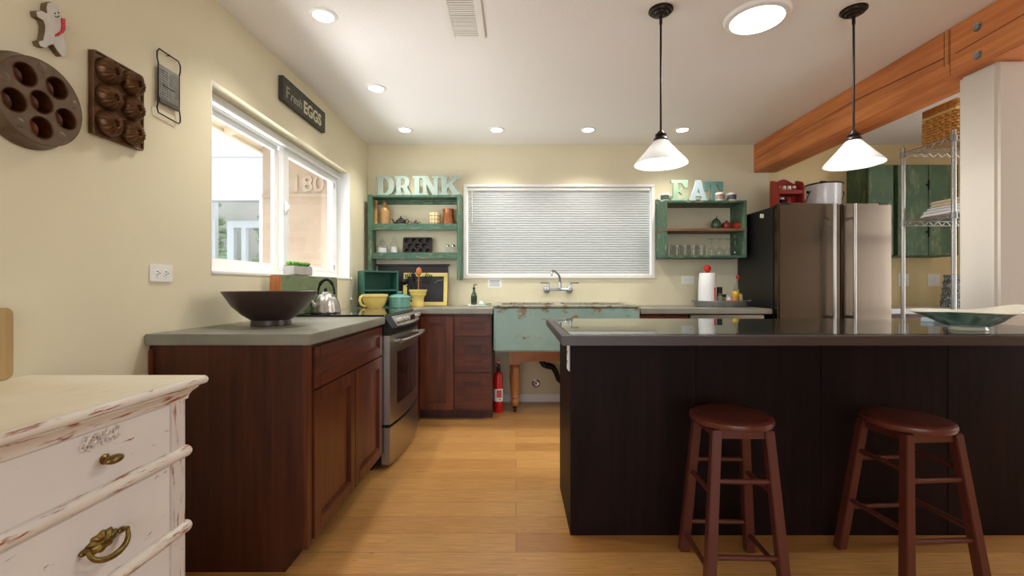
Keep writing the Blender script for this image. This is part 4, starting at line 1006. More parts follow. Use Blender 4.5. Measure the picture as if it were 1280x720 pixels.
# yellow utensil crock and its tools
UX, UY = px(522.5, 3.97), 3.97
t = thing('utensil_crock', 'yellow pottery crock with scalloped rim full of cooking tools', 'crock', (UX, UY, ctop))
B().lathe([(0, .001), (.05, 0), (.052, .008), (.052, .02), (.05, .05), (.053, .08), (.062, .1), (.07, .104), (.073, .13), (.079, .14), (.08, .153), (.074, .153), (.07, .13), (.05, .09), (.045, .01), (0, .01)], n=64, mod=lambda a, r, z: (r * (1 + (.03 * abs(math.cos(a * 9)) if .135 < z < .148 and r > .075 else 0)), z)).build('body', m_yellow, t, False)
def tool(name, lab, base, tip, m, head, cat='utensil'):
    t = thing(name, lab, cat, base, group='cooking tools in the yellow crock')
    bx, by, bz = base; d_ = Vector(tip) - Vector(base); L = d_.length; dz = d_ / L; dy = Vector((0, -1, 0)); dy = (dy - dz * dy.dot(dz)).normalized(); dx = dy.cross(dz); q = Matrix((dx, dy, dz)).transposed().to_4x4(); MM = T(base) @ q
    B().cyl((0, 0, 0), (0, 0, L * .8), .0045, .004, 8, M=MM).build('handle', m, t)
    b = B(); zz = L
    if head == 'spoon': b.ball((0, 0, zz - .035), .03, (.85, .3, 1.3), 16, M=MM)
    elif head == 'turner':
        for i in range(4): b.box(-.028 + i * .0165, -.0165 + i * .0165 - .002, -.002, .002, zz - .07, zz, .001, MM)
        b.box(-.028, .028, -.002, .002, zz - .085, zz - .07, .001, MM)
    elif head == 'ladle': b.lathe([(0, -.024), (.02, -.02), (.032, -.006), (.034, 0), (.031, 0), (.018, -.016), (0, -.02)], (0, 0, 0), 18, M=MM @ T((0, -.034, zz - .02)) @ RX(50))
    elif head == 'fork':
        for i in range(5): b.cyl((-.018 + i * .009, 0, zz - .05), (-.02 + i * .01, -.008, zz), .002, n=6, M=MM)
        b.ball((0, 0, zz - .055), .02, (1, .3, .8), 12, M=MM)
    b.build('head', m, t)
bz = ctop + .012
m_spoonw = mat('orange_spoon_wood', c(178, 102, 36), .4, var=.1)
tool('wooden_spoon', 'orange wooden spoon standing upright in the yellow crock', (UX + .006, UY - .03, bz), (UX + .016, UY - .035, ctop + .345), m_spoonw, 'spoon')
tool('slotted_turner', 'black slotted turner leaning left in the yellow crock', (UX - .014, UY - .002, bz), (UX - .085, UY - .01, ctop + .295), m_black, 'turner')
tool('serving_spoon', 'black serving spoon just left of the wooden spoon', (UX - .002, UY + .022, bz), (UX - .05, UY + .03, ctop + .3), m_black, 'spoon')
tool('ladle', 'black ladle drooping far left over the crock rim', (UX + .02, UY - .02, bz), (UX - .125, UY - .045, ctop + .235), m_black, 'ladle')
tool('pasta_server', 'black toothed pasta server leaning right in the yellow crock', (UX + .016, UY + .002, bz), (UX + .06, UY + .02, ctop + .28), m_black, 'fork')
tool('spatula', 'black solid spatula leaning furthest right in the yellow crock', (UX + .024, UY - .016, bz), (UX + .105, UY - .02, ctop + .29), m_black, 'turner')
# soap on its dish
DXc = px(598, 4.1)
t = thing('soap_tray', 'white rectangular tray beside the sink holding soap things', 'tray', (DXc, 4.1, ctop))
B().prism(rrect(DXc - .098, DXc + .098, 4.04, 4.15, .015), 'z', ctop + .0003, ctop + .008, bev=.002).build('plate', m_wglaze, t)
b = B(); b.tube([(x, y, ctop + .0105) for x, y in rrect(DXc - .1, DXc + .1, 4.038, 4.152, .018)], .004, 6, True); b.build('rim', m_wglaze, t)
zt_ = ctop + .0085; bx = px(592.5, 4.1)
t = thing('soap_bottle', 'dark green glass soap pump bottle on the white tray', 'bottle', (bx, 4.1, zt_))
B().lathe([(0, 0), (.025, 0), (.027, .004), (.027, .085), (.022, .105), (.012, .125), (.011, .15), (.013, .152), (0, .152)], n=24).build('body', mat('green_bottle_glass', c(44, 76, 30), .1, coat=.5), t, False)
B().lathe([(.0275, .02), (.0278, .022), (.0278, .08), (.0275, .082)], n=24).build('bottle_label', mat('dark_label', c(24, 44, 28), .5), t, False)
b = B().cyl((0, 0, .15), (0, 0, .162), .013, n=14); b.cyl((0, 0, .16), (0, 0, .188), .0045, n=8); b.tube([(0, 0, .188), (.008, -.008, .19), (.03, -.012, .186)], .004, 8); b.build('pump', m_black, t, False)
tag(B().ball((px(601.5, 4.08), 4.08, zt_ + .019), .02, (1, .8, .95)).build('soap_bar', m_wglaze, origin=(px(601, 4.08), 4.08, zt_)), 'rounded white soap standing on the tray right of the green bottle', 'soap')
t = thing('scrub_sponge', 'pale green sponge lying on the white tray', 'sponge', (px(602, 4.055), 4.055, zt_))
B().prism(rrect(px(597, 4.06), px(607, 4.06), 4.036, 4.062, .008), 'z', zt_, zt_ + .012, bev=.003).build('sponge_body', mat('mint_sponge', c(150, 200, 170), .95, bump=.5, bscale=150), t)
t = thing('dish_brush', 'green dish brush lying at the right of the white tray', 'brush', (px(609, 4.1), 4.1, zt_))
B().cyl((px(606, 4.1), 4.1, zt_ + .008), (px(614, 4.1), 4.09, zt_ + .014), .006, n=10).build('handle', mat('brush_green', c(60, 130, 60), .4), t)
B().box(px(611, 4.1), px(614, 4.1), 4.08, 4.1, zt_ + .001, zt_ + .009, .002).build('bristle', mat('yellow_bristle', c(200, 190, 90), .8), t)
# notice on the wall
t = thing('paper_notice', 'small white printed notice on the wall above the soap', 'notice', at(618.5, 354.5, YB))
q0 = at(610, 359.5, YB); q1 = at(627, 348.8, YB)
B().box(q0.x, q1.x, YB - .002, YB - .0003, q0.z, q1.z).build('sheet', m_paper, t)
b = B()
for i in range(5):
    z = q1.z - .014 - i * .0125; b.box(q0.x + .014 + .004 * (i % 2), q1.x - .014 - .006 * ((i * 7) % 3), YB - .0027, YB - .002, z - .002, z + .002)
b.build('printed_lines', m_ink, t)
# fire extinguisher
ex, ey = px(623, 3.905), 3.905
t = thing('fire_extinguisher', 'red fire extinguisher on the floor beside the sink leg', 'fire extinguisher', (ex, ey, 0))
B().lathe([(0, 0), (.036, 0), (.039, .006), (.039, .3), (.034, .335), (.018, .355), (.014, .36), (0, .36)], n=28).build('tank', m_red, t, False)
b = B().lathe([(.0392, .1), (.0396, .102), (.0396, .205), (.0392, .207)], n=28); b.build('paper_label', [m_wglaze], t, False)
b = B(); b.prism([(-.012, .135), (.03, .135), (.03, .2), (-.012, .2)], 'y', -.0408, -.026); b.build('red_patch', m_red, t, False)
b = B().lathe([(0, .122), (.007, .122), (.007, .1235)], n=14, M=T((.016, -.0375, .118)) @ RX(90) @ T((0, 0, -.12))); b.build('blue_seal', mat('blue_print', c(40, 70, 150), .5), t, False)
b = B().cyl((0, 0, .355), (0, 0, .395), .017, n=16); b.box(-.012, .014, -.05, .03, .39, .402, .003); b.box(-.012, .012, -.055, .02, .415, .428, .003, M=None); b.cyl((.0, -.02, .37), (0, -.045, .366), .009, n=10); b.build('valve', m_black, t, False)
b = B().lathe([(0, .44), (.018, .438), (.02, .425), (.0, .424)], n=16); b.box(-.015, .02, -.02, .016, .43, .45, .004); b.build('cap', m_red, t, False)

# ------------------------------------------------------------------ EAT shelf
t = thing('wall_shelf', 'green worn box shelf under the EAT letters', 'shelf', (1.69, YB, 1.35))
EX0, EX1, EY, EZ0, EZ1 = 1.325, 2.054, 3.985, 1.351, 1.862
for x in (EX0, EX1 - .022): B().box(x, x + .022, EY, YB - .001, EZ0 + .02, EZ1, .003).build('side_board', m_greenz, t)
B().box(EX0 + .022, EX1 - .022, EY + .002, YB - .001, EZ1 - .022, EZ1 - .001, .002).build('top_board', m_green, t)
B().box(EX0, EX1, EY, YB - .001, EZ0, EZ0 + .019, .003).build('bottom_board', m_green, t)
B().box(EX0 - .002, EX1 - .1, YB - .02, YB - .001, EZ1 + .001, EZ1 + .055, .003).build('back_rail', m_green, t)
B().box(EX0 - .004, EX1 + .004, EY - .002, YB - .03, 1.588, 1.612, .003).build('shelf_board', m_shelfwood, t)
ly = 4.07; s_ = ly / FPX
for ch, a, b_, mm, lab in (('E', 838.5, 859, chipped('mint_letter', c(158, 192, 162), c(140, 150, 130), .66, (6, 6, 6), 5, .5), 'pale mint green standing letter E on the EAT shelf'), ('A', 861, 884.5, chipped('ice_blue_letter', c(182, 202, 208), c(150, 160, 160), .68, (6, 6, 6), 5, .5), 'pale ice blue standing letter A on the EAT shelf'), ('T', 884.5, 907, chipped('teal_letter', c(112, 158, 156), c(150, 170, 166), .72, (6, 6, 6), 5, .5), 'teal blue standing letter T on the EAT shelf')):
    letter(ch, (a - 645) * s_, (b_ - 645) * s_, ly + (.06 if ch == 'T' else 0), EZ1 + .0003, .196, mm, lab, 'EAT letters')
m_band1 = mat('dark_green_print', c(80, 100, 84), .4, var=.5, vscale=50); m_band2 = mat('grey_print', c(150, 130, 116), .4, var=.5, vscale=50); m_band3 = mat('charcoal_print', c(80, 84, 92), .4, var=.6, vscale=50)
mug(px(831, 4.06), 4.06, EZ1, .036, .072, m_wglaze, 'white mug with dark green picture at the left end above the EAT shelf', -1, band=m_band1, group='mugs on the EAT shelf')
mug(px(840, 4.18), 4.18, EZ1, .034, .07, m_wglaze, 'pale mug half hidden behind the letter E', -1, band=mat('olive_print', c(176, 178, 150), .4, var=.3, vscale=40), group='mugs on the EAT shelf')
mug(px(899.5, 4.045), 4.045, EZ1, .038, .076, m_wglaze, 'white mug with brownish picture standing in front of the letter T', 1, band=m_band2, group='mugs on the EAT shelf')
mug(px(914.5, 4.06), 4.06, EZ1, .038, .076, m_wglaze, 'white mug with charcoal picture at the right end above the EAT shelf', 1, band=m_band3, group='mugs on the EAT shelf')
# ceramic fruit on its middle board
zs = 1.6125
t = thing('ceramic_pear', 'mottled dark green ceramic pear on the EAT shelf', 'ornament', (px(895, 4.09), 4.09, zs))
B().lathe([(0, .001), (.025, 0), (.04, .015), (.046, .04), (.04, .07), (.026, .09), (.014, .102), (0, .105)], n=24).build('body', mat('mottled_green', c(58, 88, 72), .2, var=.7, vscale=60, coat=.4), t, False)
B().tube([(0, 0, .1), (.003, 0, .115), (.009, 0, .124)], .0035, 6).build('stem', m_bronze, t, False)
m_pom = mat('pomegranate_red', c(140, 34, 28), .3, var=.3, vscale=20, coat=.3); m_pom2 = mat('pomegranate_orange', c(176, 62, 40), .3, var=.3, vscale=20, coat=.3)
for x, mm, lab, hh in ((908, m_pom, 'dark red ceramic pomegranate next to the green pear', .07), (921, m_pom2, 'orange red ceramic pomegranate at the right of the EAT shelf', .064)):
    t = thing('ceramic_pomegranate', lab, 'ornament', (px(x, 4.09), 4.09, zs))
    B().lathe([(0, .001), (.018, 0), (.038, .012), (.046, .035), (.038, hh * .85), (.014, hh), (0, hh)], n=28, mod=lambda a, r, z: (r * (1 + .03 * math.cos(6 * a)), z)).build('body', mm, t, False)
    B().lathe([(.006, hh - .003), (.008, hh + .004), (.013, hh + .012), (.008, hh + .006), (0, hh + .004)], n=12, mod=lambda a, r, z: (r, z + (.004 * math.cos(6 * a) if r > .012 else 0))).build('crown', mm, t, False)
# tumblers and upturned wine glasses on its bottom board
zb = EZ0 + .0195
def tumbler(x, y, lab):
    t = tag(B().lathe([(0, .004), (.03, .004), (.034, .0), (.036, .006), (.036, .04), (.033, .05), (.036, .058), (.036, .098), (.0335, .1), (.0335, .06), (.031, .05), (.0335, .04), (.032, .01), (0, .008)], n=24, mod=lambda a, r, z: (r * (1 + .015 * math.cos(a * 10)), z)).build('glass_tumbler', m_glass), lab, 'glass', 'tumblers on the EAT shelf'); t.location = (x, y, zb); return t
names = ('leftmost tumbler in the row on the EAT shelf', 'second tumbler from the left on the EAT shelf', 'middle tumbler of the five on the EAT shelf', 'fourth tumbler from the left on the EAT shelf', 'rightmost tumbler of the five on the EAT shelf')
t0 = None
for i, nm in enumerate(names):
    xx = px(836 + i * 10.2, 4.08)
    if t0 is None: t0 = tumbler(xx, 4.08, 'clear glass ' + nm)
    else: dup(t0, (xx, 4.08, zb), label='clear glass ' + nm)
g0 = None
for i, nm in enumerate(('leftmost of the four', 'second from the left of four', 'third from the left of four', 'rightmost of the four, by the green side')):
    xx = px(889.5 + i * 9.8, 4.1); lab = 'clear upturned wine glass, %s on the EAT shelf' % nm
    if g0 is None:
        g0 = thing('wine_glass', lab, 'wine glass', (xx, 4.1, zb), group='upturned wine glasses')
        B().lathe([(.029, 0), (.034, .02), (.036, .04), (.03, .062), (.014, .078), (.005, .084), (.004, .085), (0, .086)], n=24).build('bowl', m_glass, g0, False)
        B().lathe([(.0045, .085), (.0035, .1), (.0035, .14), (.005, .15)], n=12).build('stem', m_glass, g0, False)
        B().lathe([(.005, .15), (.03, .156), (.032, .158), (.03, .16), (0, .16)], n=24).build('foot', m_glass, g0, False)
    else: dup(g0, (xx, 4.1, zb), label=lab)

# ------------------------------------------------------------------ galvanized tray, paper towels, bottles
TX, TY = px(901.5, 3.98), 3.98
t = thing('metal_tray', 'oval galvanized metal tray on the counter under the EAT shelf', 'tray', (TX, TY, ctop))
def ov(k): return lambda a, r, z: (r * (1 / math.sqrt((math.cos(a)) ** 2 + (math.sin(a) / k) ** 2)), z)
B().lathe([(0, .0005), (.219, .0005), (.224, .004), (.232, .05), (.235, .053), (.232, .056), (.228, .05), (.22, .006), (0, .005)], n=64, mod=ov(.62)).build('pan', m_galv, t, False)
for s in (-1, 1):
    b = B().tube([(s * .23, -.03, .046), (s * .252, -.026, .055), (s * .256, 0, .057), (s * .252, .026, .055), (s * .23, .03, .046)], .004, 8); b.build('handle', m_galv, t, False)
zt_ = ctop + .0056
def inx(x, Y): return px(x, Y)
t = thing('paper_towel_holder', 'white paper towel roll on a holder with a red ball top', 'paper towel holder', (inx(884, 3.985), 3.985, zt_))
m_tw = mat('paper_towel', c(238, 238, 238), .95, bump=.5, bscale=70)
B().lathe([(0, 0), (.066, 0), (.068, .004), (.066, .01), (0, .01)], n=36).build('base', m_white, t, False)
b = B().lathe([(.02, .011), (.076, .011), (.074, .15), (.066, .29), (.063, .294), (.02, .296)], n=40); b.build('roll', m_tw, t, False)
b = B().box(.024, .034, -.078, -.066, .012, .165, .002, M=RZ(8)); b.build('tension_arm', m_red, t, False)
b = B().cyl((0, 0, .01), (0, 0, .31), .009, n=12); b.build('rod', m_red, t, False)
b = B().lathe([(.014, .297), (.02, .302), (.014, .308)], n=16); b.ball((0, 0, .334), .032, n=24); b.build('ball', m_red, t, False)
def bottle(name, lab, x, Y, h, r, mb, mc, prof=None, band=None, bandm=None, caph=.025):
    X = inx(x, Y); t = thing(name, lab, 'bottle' if 'bottle' in name else 'jar', (X, Y, zt_))
    B().lathe(prof or [(0, 0), (r * .95, 0), (r, .004), (r, h - caph - .01), (r * .85, h - caph), (0, h - caph)], n=20).build('body', mb, t, False)
    rc = r * .86 if prof is None else .0135
    B().lathe([(0, h - caph - .002), (rc, h - caph - .002), (rc, h - .003), (rc * .9, h), (0, h)], n=20).build('cap', mc, t, False)
    if band: B().lathe([(r * 1.005, band[0]), (r * 1.02, band[0] + .002), (r * 1.02, band[1] - .002), (r * 1.005, band[1])], n=20).build('paper_label', bandm, t, False)
m_pepper = mat('pepper_mix', c(96, 88, 66), .5, var=.6, vscale=120)
bottle('pepper_grinder_bottle', 'tall black capped pepper grinder bottle right of the paper towels', 899.5, 3.99, .17, .026, m_pepper, m_black, band=(.03, .09), bandm=mat('grey_green_label', c(132, 142, 118), .5), caph=.055)
bottle('herb_jar', 'small dark capped herb jar between the grinder and the salt', 905.5, 3.97, .105, .019, mat('herb_green', c(92, 90, 60), .5, var=.5, vscale=90), m_black, caph=.022)
bottle('salt_jar', 'white salt shaker with a red and white label on the metal tray', 911, 3.95, .095, .024, m_salt, mat('grey_cap', c(180, 180, 184), .3), band=(.02, .06), bandm=mat('red_white_label', c(220, 150, 140), .5, var=.3, vscale=30), caph=.02)
m_oil = glass('oil_glass', (.86, .78, .34, 1), .03, 1.45)
m_oilf = mat('golden_oil', c(206, 176, 74), .15, coat=.4)
bottle('syrup_bottle', 'yellow syrup bottle with yellow cap in front of the oil bottle', 919.5, 3.92, .135, .031, mat('amber_syrup', c(196, 140, 40), .2, coat=.4, var=.2, vscale=16), mat('yellow_cap', c(232, 190, 40), .4), band=(.03, .085), bandm=mat('syrup_label', c(176, 120, 50), .5, var=.5, vscale=30), caph=.025)
X = inx(922.5, 4.03); t = thing('oil_bottle', 'tall clear oil bottle with red cap half full of golden oil', 'bottle', (X, 4.03, zt_))
B().lathe([(0, 0), (.034, 0), (.037, .005), (.035, .08), (.037, .14), (.036, .16), (.018, .215), (.0145, .23), (.0145, .25)], n=24).build('body', m_glass, t, False)
B().lathe([(0, .003), (.034, .004), (.0345, .08), (.036, .115), (0, .116)], n=24).build('oil', m_oilf, t, False)
B().lathe([(.0155, .245), (.0165, .25), (.0165, .272), (.014, .275), (0, .275)], n=18).build('cap', m_red, t, False)
B().lathe([(.0375, .05), (.038, .052), (.038, .1), (.0375, .102)], n=24).build('paper_label', mat('oil_label', c(220, 200, 150), .5), t, False)

# ------------------------------------------------------------------ left counter and window ledge
t = thing('serving_bowl', 'large dark brown footed bowl on the left counter', 'bowl', (-1.1475, 2.1, ctop + .0003))
B().lathe([(.085, .026), (.12, .05), (.16, .09), (.188, .135), (.199, .154), (.2, .158), (.195, .158), (.182, .135), (.15, .09), (.1, .055), (0, .04)], n=56).build('body', m_wine, t, False)
B().lathe([(0, 0), (.085, 0), (.087, .003), (.082, .03), (.085, .034)], n=48).build('foot', m_wine, t, False)
# kettle on the stove
KX, KY = -1.207, 2.84
t = thing('tea_kettle', 'fluted stainless tea kettle with black arched handle on the stove', 'kettle', (KX, KY, .9268))
B().lathe([(0, 0), (.086, 0), (.09, .004), (.09, .012), (.088, .02), (.084, .05), (.072, .085), (.052, .112), (.034, .122), (.03, .124), (0, .124)], n=72, mod=lambda a, r, z: (r * (1 + (.022 * math.cos(a * 12) if .01 < z < .118 else 0)), z)).build('body', m_steel_h, t, False)
ld = B().lathe([(.031, .122), (.026, .132), (.01, .137), (0, .138)], n=24).build('lid', m_steel_h, t, False)
b = B().ball((0, 0, .148), .011, n=12); b.cyl((0, 0, .136), (0, 0, .146), .005, n=8); b.build('knob', m_black, ld, False)
b = B(); b.tube([(-.03, -.05, .035), (-.045, -.085, .055), (-.052, -.105, .085), (-.055, -.112, .1)], [.02, .017, .014, .013], 14); b.build('spout', m_steel_h, t, False)
b = B(); pts = []
for i in range(17): a = math.pi * i / 16; pts.append((.052 * math.cos(a) * 1.0 + .004, 0, .118 + .095 * math.sin(a)))
b.tube(pts, [.007] * 4 + [.0105] * 9 + [.007] * 4, 10); b.build('handle', m_black, t, False)
# painted board under the window
t = thing('painted_board', 'old green painted wooden board with bare orange end under the window', 'board', (-1.35, 2.86, ctop))
m_gboard = chipped('faded_green_board', c(124, 132, 92), c(96, 92, 58), .6, (1, 3, 9), 4, .65, c(108, 128, 94), soft=.1)
b = B().prism([(2.486, ctop + .013), (3.25, ctop + .013), (3.27, ctop + .03), (3.27, 1.145), (3.255, 1.16), (2.486, 1.16)], 'x', -1.356, -1.304, bev=.002); b.build('panel', m_gboard, t)
B().box(-1.358, -1.302, 2.466, 2.4855, ctop + .013, 1.158, .004).build('end_strip', wood('orange_end_wood', c(156, 88, 44), c(200, 124, 66), 2, 4, .5), t)
# planter
PXa, PXb, PYa, PYb, PZa = -1.45, -1.376, 2.785, 3.03, WZ0 + .0023
t = thing('succulent_planter', 'rectangular concrete planter with green succulents on the window ledge', 'planter', (-1.413, 2.9, PZa))
b = B(); b.box(PXa, PXb, PYa, PYb, PZa, PZa + .058, .004); b.build('trough', m_concpot, t)
B().box(PXa + .008, PXb - .008, PYa + .008, PYb - .008, PZa + .056, PZa + .061).build('soil', mat('soil', c(60, 46, 34), .95, bump=.5), t)
for k in range(5):
    b = B(); y = PYa + .03 + k * .046; x = (PXa + PXb) / 2 + random.uniform(-.008, .008)
    for ring_, (n_, tl, el) in enumerate(((8, 62, .034), (6, 38, .028), (4, 16, .022))):
        for i in range(n_):
            MM = T((x, y, PZa + .06)) @ RZ(360 * i / n_ + ring_ * 25 + k * 13) @ RY(tl)
            b.ball((0, 0, el * .6), el * .62, (.5, .3, 1), 8, M=MM)
    b.build('succulent', m_leaf if k < 4 else mat('dark_succulent', c(60, 92, 50), .5), t)

# ------------------------------------------------------------------ on the left wall
def wallpt(x, y, X=-1.385):
    Y = -X * FPX / (645 - x); return (Y, CH - (y - 358) * Y / FPX)
# round muffin pan
cy_, cz_, rr = 1.283, 1.622, .121
t = thing('round_muffin_pan', 'round tin muffin pan with six cups hanging on the left wall', 'pan', (XL, cy_, cz_))
hs = [(0, 0, .031)] + [(.0735 * math.cos(R(54 + 72 * i)), .0735 * math.sin(R(54 + 72 * i)), .0305) for i in range(5)]
MM = T((XL + .047, cy_, cz_)) @ FACE_X
me = fill([circ(0, 0, rr - .002, 64)] + [circ(x, y, r, 28)[::-1] for x, y, r in hs], .002, .0004)
b = B().mesh(me, MM); b.lathe([(rr - .004, -.001), (rr - .002, .002), (rr, .0), (rr + .002, -.02), (rr + .008, -.036), (rr + .011, -.04), (rr + .011, -.043), (rr + .004, -.043)], n=64, M=MM); b.build('plate', m_panrust, t)
b = B()
for x, y, r in hs: b.lathe([(r + .003, .001), (r + .002, .0025), (r, .001), (r * .93, -.02), (r * .86, -.036), (r * .6, -.039), (0, -.039)], (x, y, 0), 32, M=MM)
b.build('cup', m_panin, t)
for i in range(5):
    a = R(90 + 72 * i); B().ball((.098 * math.cos(a), .098 * math.sin(a), .001), .013, (1, 1, .16), 12, M=MM).build('dent', m_panrust, t)
# fluted mould pan
t = thing('fluted_mould_pan', 'rectangular brown tin pan of six fluted moulds on the left wall', 'pan', (XL, 1.568, 1.735))
y0, y1, z0, z1 = 1.472, 1.668, 1.6, 1.874; MM = T((XL + .012, y0, z0)) @ FACE_X; W_, H_ = y1 - y0, z1 - z0
b = B().prism(rrect(0, W_, 0, H_, .01, 3), 'z', 0, .003, M=MM); b.tube([(x, y, .004) for x, y in rrect(0, W_, 0, H_, .01, 3)], .004, 8, True, M=MM)
for q in ((0, W_, 0, .004), (0, W_, H_ - .004, H_), (0, .004, 0, H_), (W_ - .004, W_, 0, H_)): b.box(q[0], q[1], q[2], q[3], -.011, .003, 0, MM)
b.build('tray', m_mould, t)
b = B()
for i in range(2):
    for j in range(3):
        b.lathe([(.044, .002), (.044, .008), (.041, .018), (.034, .03), (.024, .038), (.015, .04), (.011, .037), (.009, .028), (0, .026)], (W_ * (.265 + .47 * i), H_ * (.178 + .322 * j), 0), 64, M=MM, mod=lambda a, r, z: (r * (1 + (.022 * math.cos(a * 16) if .012 < r < .043 else 0)), z + (.0014 * math.cos(a * 16) if .012 < r < .036 and z > .01 else 0)))
b.build('mould', m_mould, t)
# grater
t = thing('grater', 'flat wire framed kitchen grater hanging on the left wall', 'grater', (XL, 1.8, 1.9))
gx = XL + .012; y0, y1 = 1.738, 1.862
b = B(); b.tube([(gx, y, z) for y, z in ((y0 + .012, 2.024), (y0 + .002, 2.008), (y0 + .002, 1.985), (y0 + .008, 1.965), (y0 + .008, 1.82), (y0 + .002, 1.79), (y0 + .008, 1.773), (y1 - .01, 1.767), (y1 - .002, 1.778), (y1 - .002, 1.80), (y1 - .008, 1.825), (y1 - .008, 1.965), (y1 - .002, 1.985), (y1 - .002, 2.01), (y1 - .012, 2.024))], .0028, 8, True); b.build('wire_frame', m_iron, t)
b = B(); b.box(gx - .001, gx + .001, y0 + .008, y1 - .008, 1.815, 1.965)
for i in range(8):
    for j in range(16): b.ball((gx + .001, y0 + .066 + i * .0062, 1.845 + j * .007), .0022, n=6)
for i in range(4):
    for j in range(12): b.box(gx, gx + .003, y0 + .016 + i * .011, y0 + .022 + i * .011, 1.842 + j * .0095, 1.8445 + j * .0095)
b.box(gx - .001, gx + .005, y0 + .03, y1 - .03, 1.888, 1.896, .002)
b.build('plate', mat('old_tin', c(132, 130, 122), .45, .4, var=.25, vscale=50), t)
B().box(gx - .001, gx + .005, y0 + .008, y1 - .008, 1.815, 1.836, .002).build('blade', mat('dull_blade', c(90, 84, 80), .4, .6), t)
B().cyl((XL, 1.8, 2.021), (gx + .006, 1.8, 2.021), .0018, n=6).build('nail', m_bronze, t)
# gingerbread man
pp = [(215, 15), (238, 8), (262, 22), (268, 45), (269, 62), (283, 80), (290, 112), (315, 118), (317, 134), (292, 142), (288, 160), (292, 190), (302, 246), (281, 255), (262, 232), (240, 198), (222, 204), (205, 217), (182, 207), (175, 187), (196, 182), (203, 150), (206, 118), (197, 92), (170, 76), (165, 52), (186, 48), (215, 62), (211, 34)]
poly = [wallpt(x / 3.6, y / 3.6) for x, y in pp]
t = thing('gingerbread_ornament', 'white gingerbread man ornament with red ribbon on the left wall', 'ornament', (XL, 1.345, 1.88))
B().prism(poly, 'x', XL + .001, XL + .0185).build('edge', mat('ornament_edge', c(104, 82, 52), .5, var=.2, vscale=30), t)
B().prism(poly, 'x', XL + .0187, XL + .022, bev=.0012).build('body', mat('ornament_white', c(206, 200, 190), .5, var=.08, vscale=30), t)
b = B()
rb = [wallpt(x / 3.6, y / 3.6) for x, y in ((272, 82), (290, 84), (291, 132), (284, 146), (262, 160), (245, 166), (246, 156), (270, 140), (274, 120))]
b.prism(rb, 'x', XL + .02, XL + .025, bev=.001); b.build('ribbon', m_red, t)
b = B()
for x, y in ((246, 60), (262, 58)): q = wallpt(x / 3.6, y / 3.6); b.ball((XL + .021, q[0], q[1]), .0028, n=8)
q = [wallpt(x / 3.6, y / 3.6) for x, y in ((244, 72), (254, 78), (264, 72))]; b.tube([(XL + .0225, a, z) for a, z in q], .0014, 6); b.build('face', m_iron, t)
# egg sign
t = thing('wall_sign', 'dark wooden sign reading Fresh EGGS above the left window', 'sign', (XL, 2.94, 2.27))
sy_0, sy_1, sz_0, sz_1 = 2.645, 3.232, 2.199, 2.346
B().prism(rrect(sy_0, sy_1, sz_0, sz_1, .008, 3), 'x', XL + .002, XL + .03, bev=.003).build('board', chipped('sign_paint', c(54, 54, 46), c(96, 84, 60), .72, (6, 2, 6), 5, .6, c(64, 62, 52)), t)
m_sl = mat('cream_lettering', c(206, 198, 170), .7)
b = B(); b.mesh(text('F', .1, .003, .0006, .05, 'LEFT'), T((XL + .0305, 2.675, 2.228)) @ FACE_X); b.mesh(text('resh', .082, .003, .0006, .3, 'LEFT'), T((XL + .0305, 2.73, 2.232)) @ FACE_X); b.build('lettering', mat('faded_lettering', c(160, 156, 134), .7), t)
b = B(); b.mesh(text('EGGS', .108, .003, .0028, 0, 'LEFT'), T((XL + .0305, 2.9, 2.226)) @ FACE_X); b.build('lettering', m_sl, t)

# ------------------------------------------------------------------ dresser
DZ = .84
m_dpost = chipped('white_distressed_post', c(218, 212, 206), c(158, 98, 66), .585, (22, 22, 3.2), 3, .55, c(208, 200, 194), soft=.04)
m_scroll = mat('dirty_white_carving', c(206, 196, 186), .6, var=.45, vscale=90)
t = thing('dresser', 'white distressed wooden dresser with brass pulls at the left', 'dresser', (-1.15, .75, 0))
fx, ye, ys = -.922, 1.25, .25
B().box(XL + .004, fx - .004, ys, ye, .06, DZ - .055).build('carcass', m_dresser, t)
for y in (ys, ye - .052): B().box(fx - .03, fx, y, y + .052, 0, DZ - .055, .002).build('corner_post', m_dpost, t)
for y in (ys, ye - .03): B().box(XL + .004, XL + .04, y, y + .03, 0, .07).build('rear_foot', m_dresser, t)
t_ = bmesh.new(); rg = []
for o_, z_ in ((-.03, -.058), (.004, -.058), (.006, -.047), (.011, -.038), (.019, -.031), (.022, -.028), (.022, -.0245), (-.03, -.0245)):
    rg.append([t_.verts.new(q) for q in ((XL + .004, ys - o_, DZ + z_), (fx + o_, ys - o_, DZ + z_), (fx + o_, ye + o_, DZ + z_), (XL + .004, ye + o_, DZ + z_))])
for a, q in zip(rg, rg[1:]):
    for i in range(4): t_.faces.new((a[i], a[(i + 1) % 4], q[(i + 1) % 4], q[i]))
t_.faces.new(rg[0][::-1]); t_.faces.new(rg[-1]); bmesh.ops.recalc_face_normals(t_, faces=t_.faces)
b = B(); b._take(t_)
b.build('cornice', m_dressere, t)
b = B().box(XL + .002, -.9, ys - .04, 1.29, DZ - .024, DZ, .002); b.build('top_board', m_dressert, t)
b = B().tube([(-.9, ys - .04, DZ - .0125), (-.9, 1.29, DZ - .0125), (XL + .012, 1.29, DZ - .0125)], .0122, 12); b.ball((-.9, 1.29, DZ - .0125), .0122); b.build('edge_moulding', m_dressere, t)
rails = (.635, .425, .2)
for z in rails:
    b = B().cyl((fx - .004, ys - .008, z), (fx - .004, ye + .004, z), .0165, n=18); b.ball((fx - .004, ye + .004, z), .0165); b.ball((fx - .004, ys - .008, z), .0165); b.build('rail', m_dressere, t)
bounds = [(DZ - .06, .635 + .018), (.635 - .018, .425 + .018), (.425 - .018, .2 + .018)]
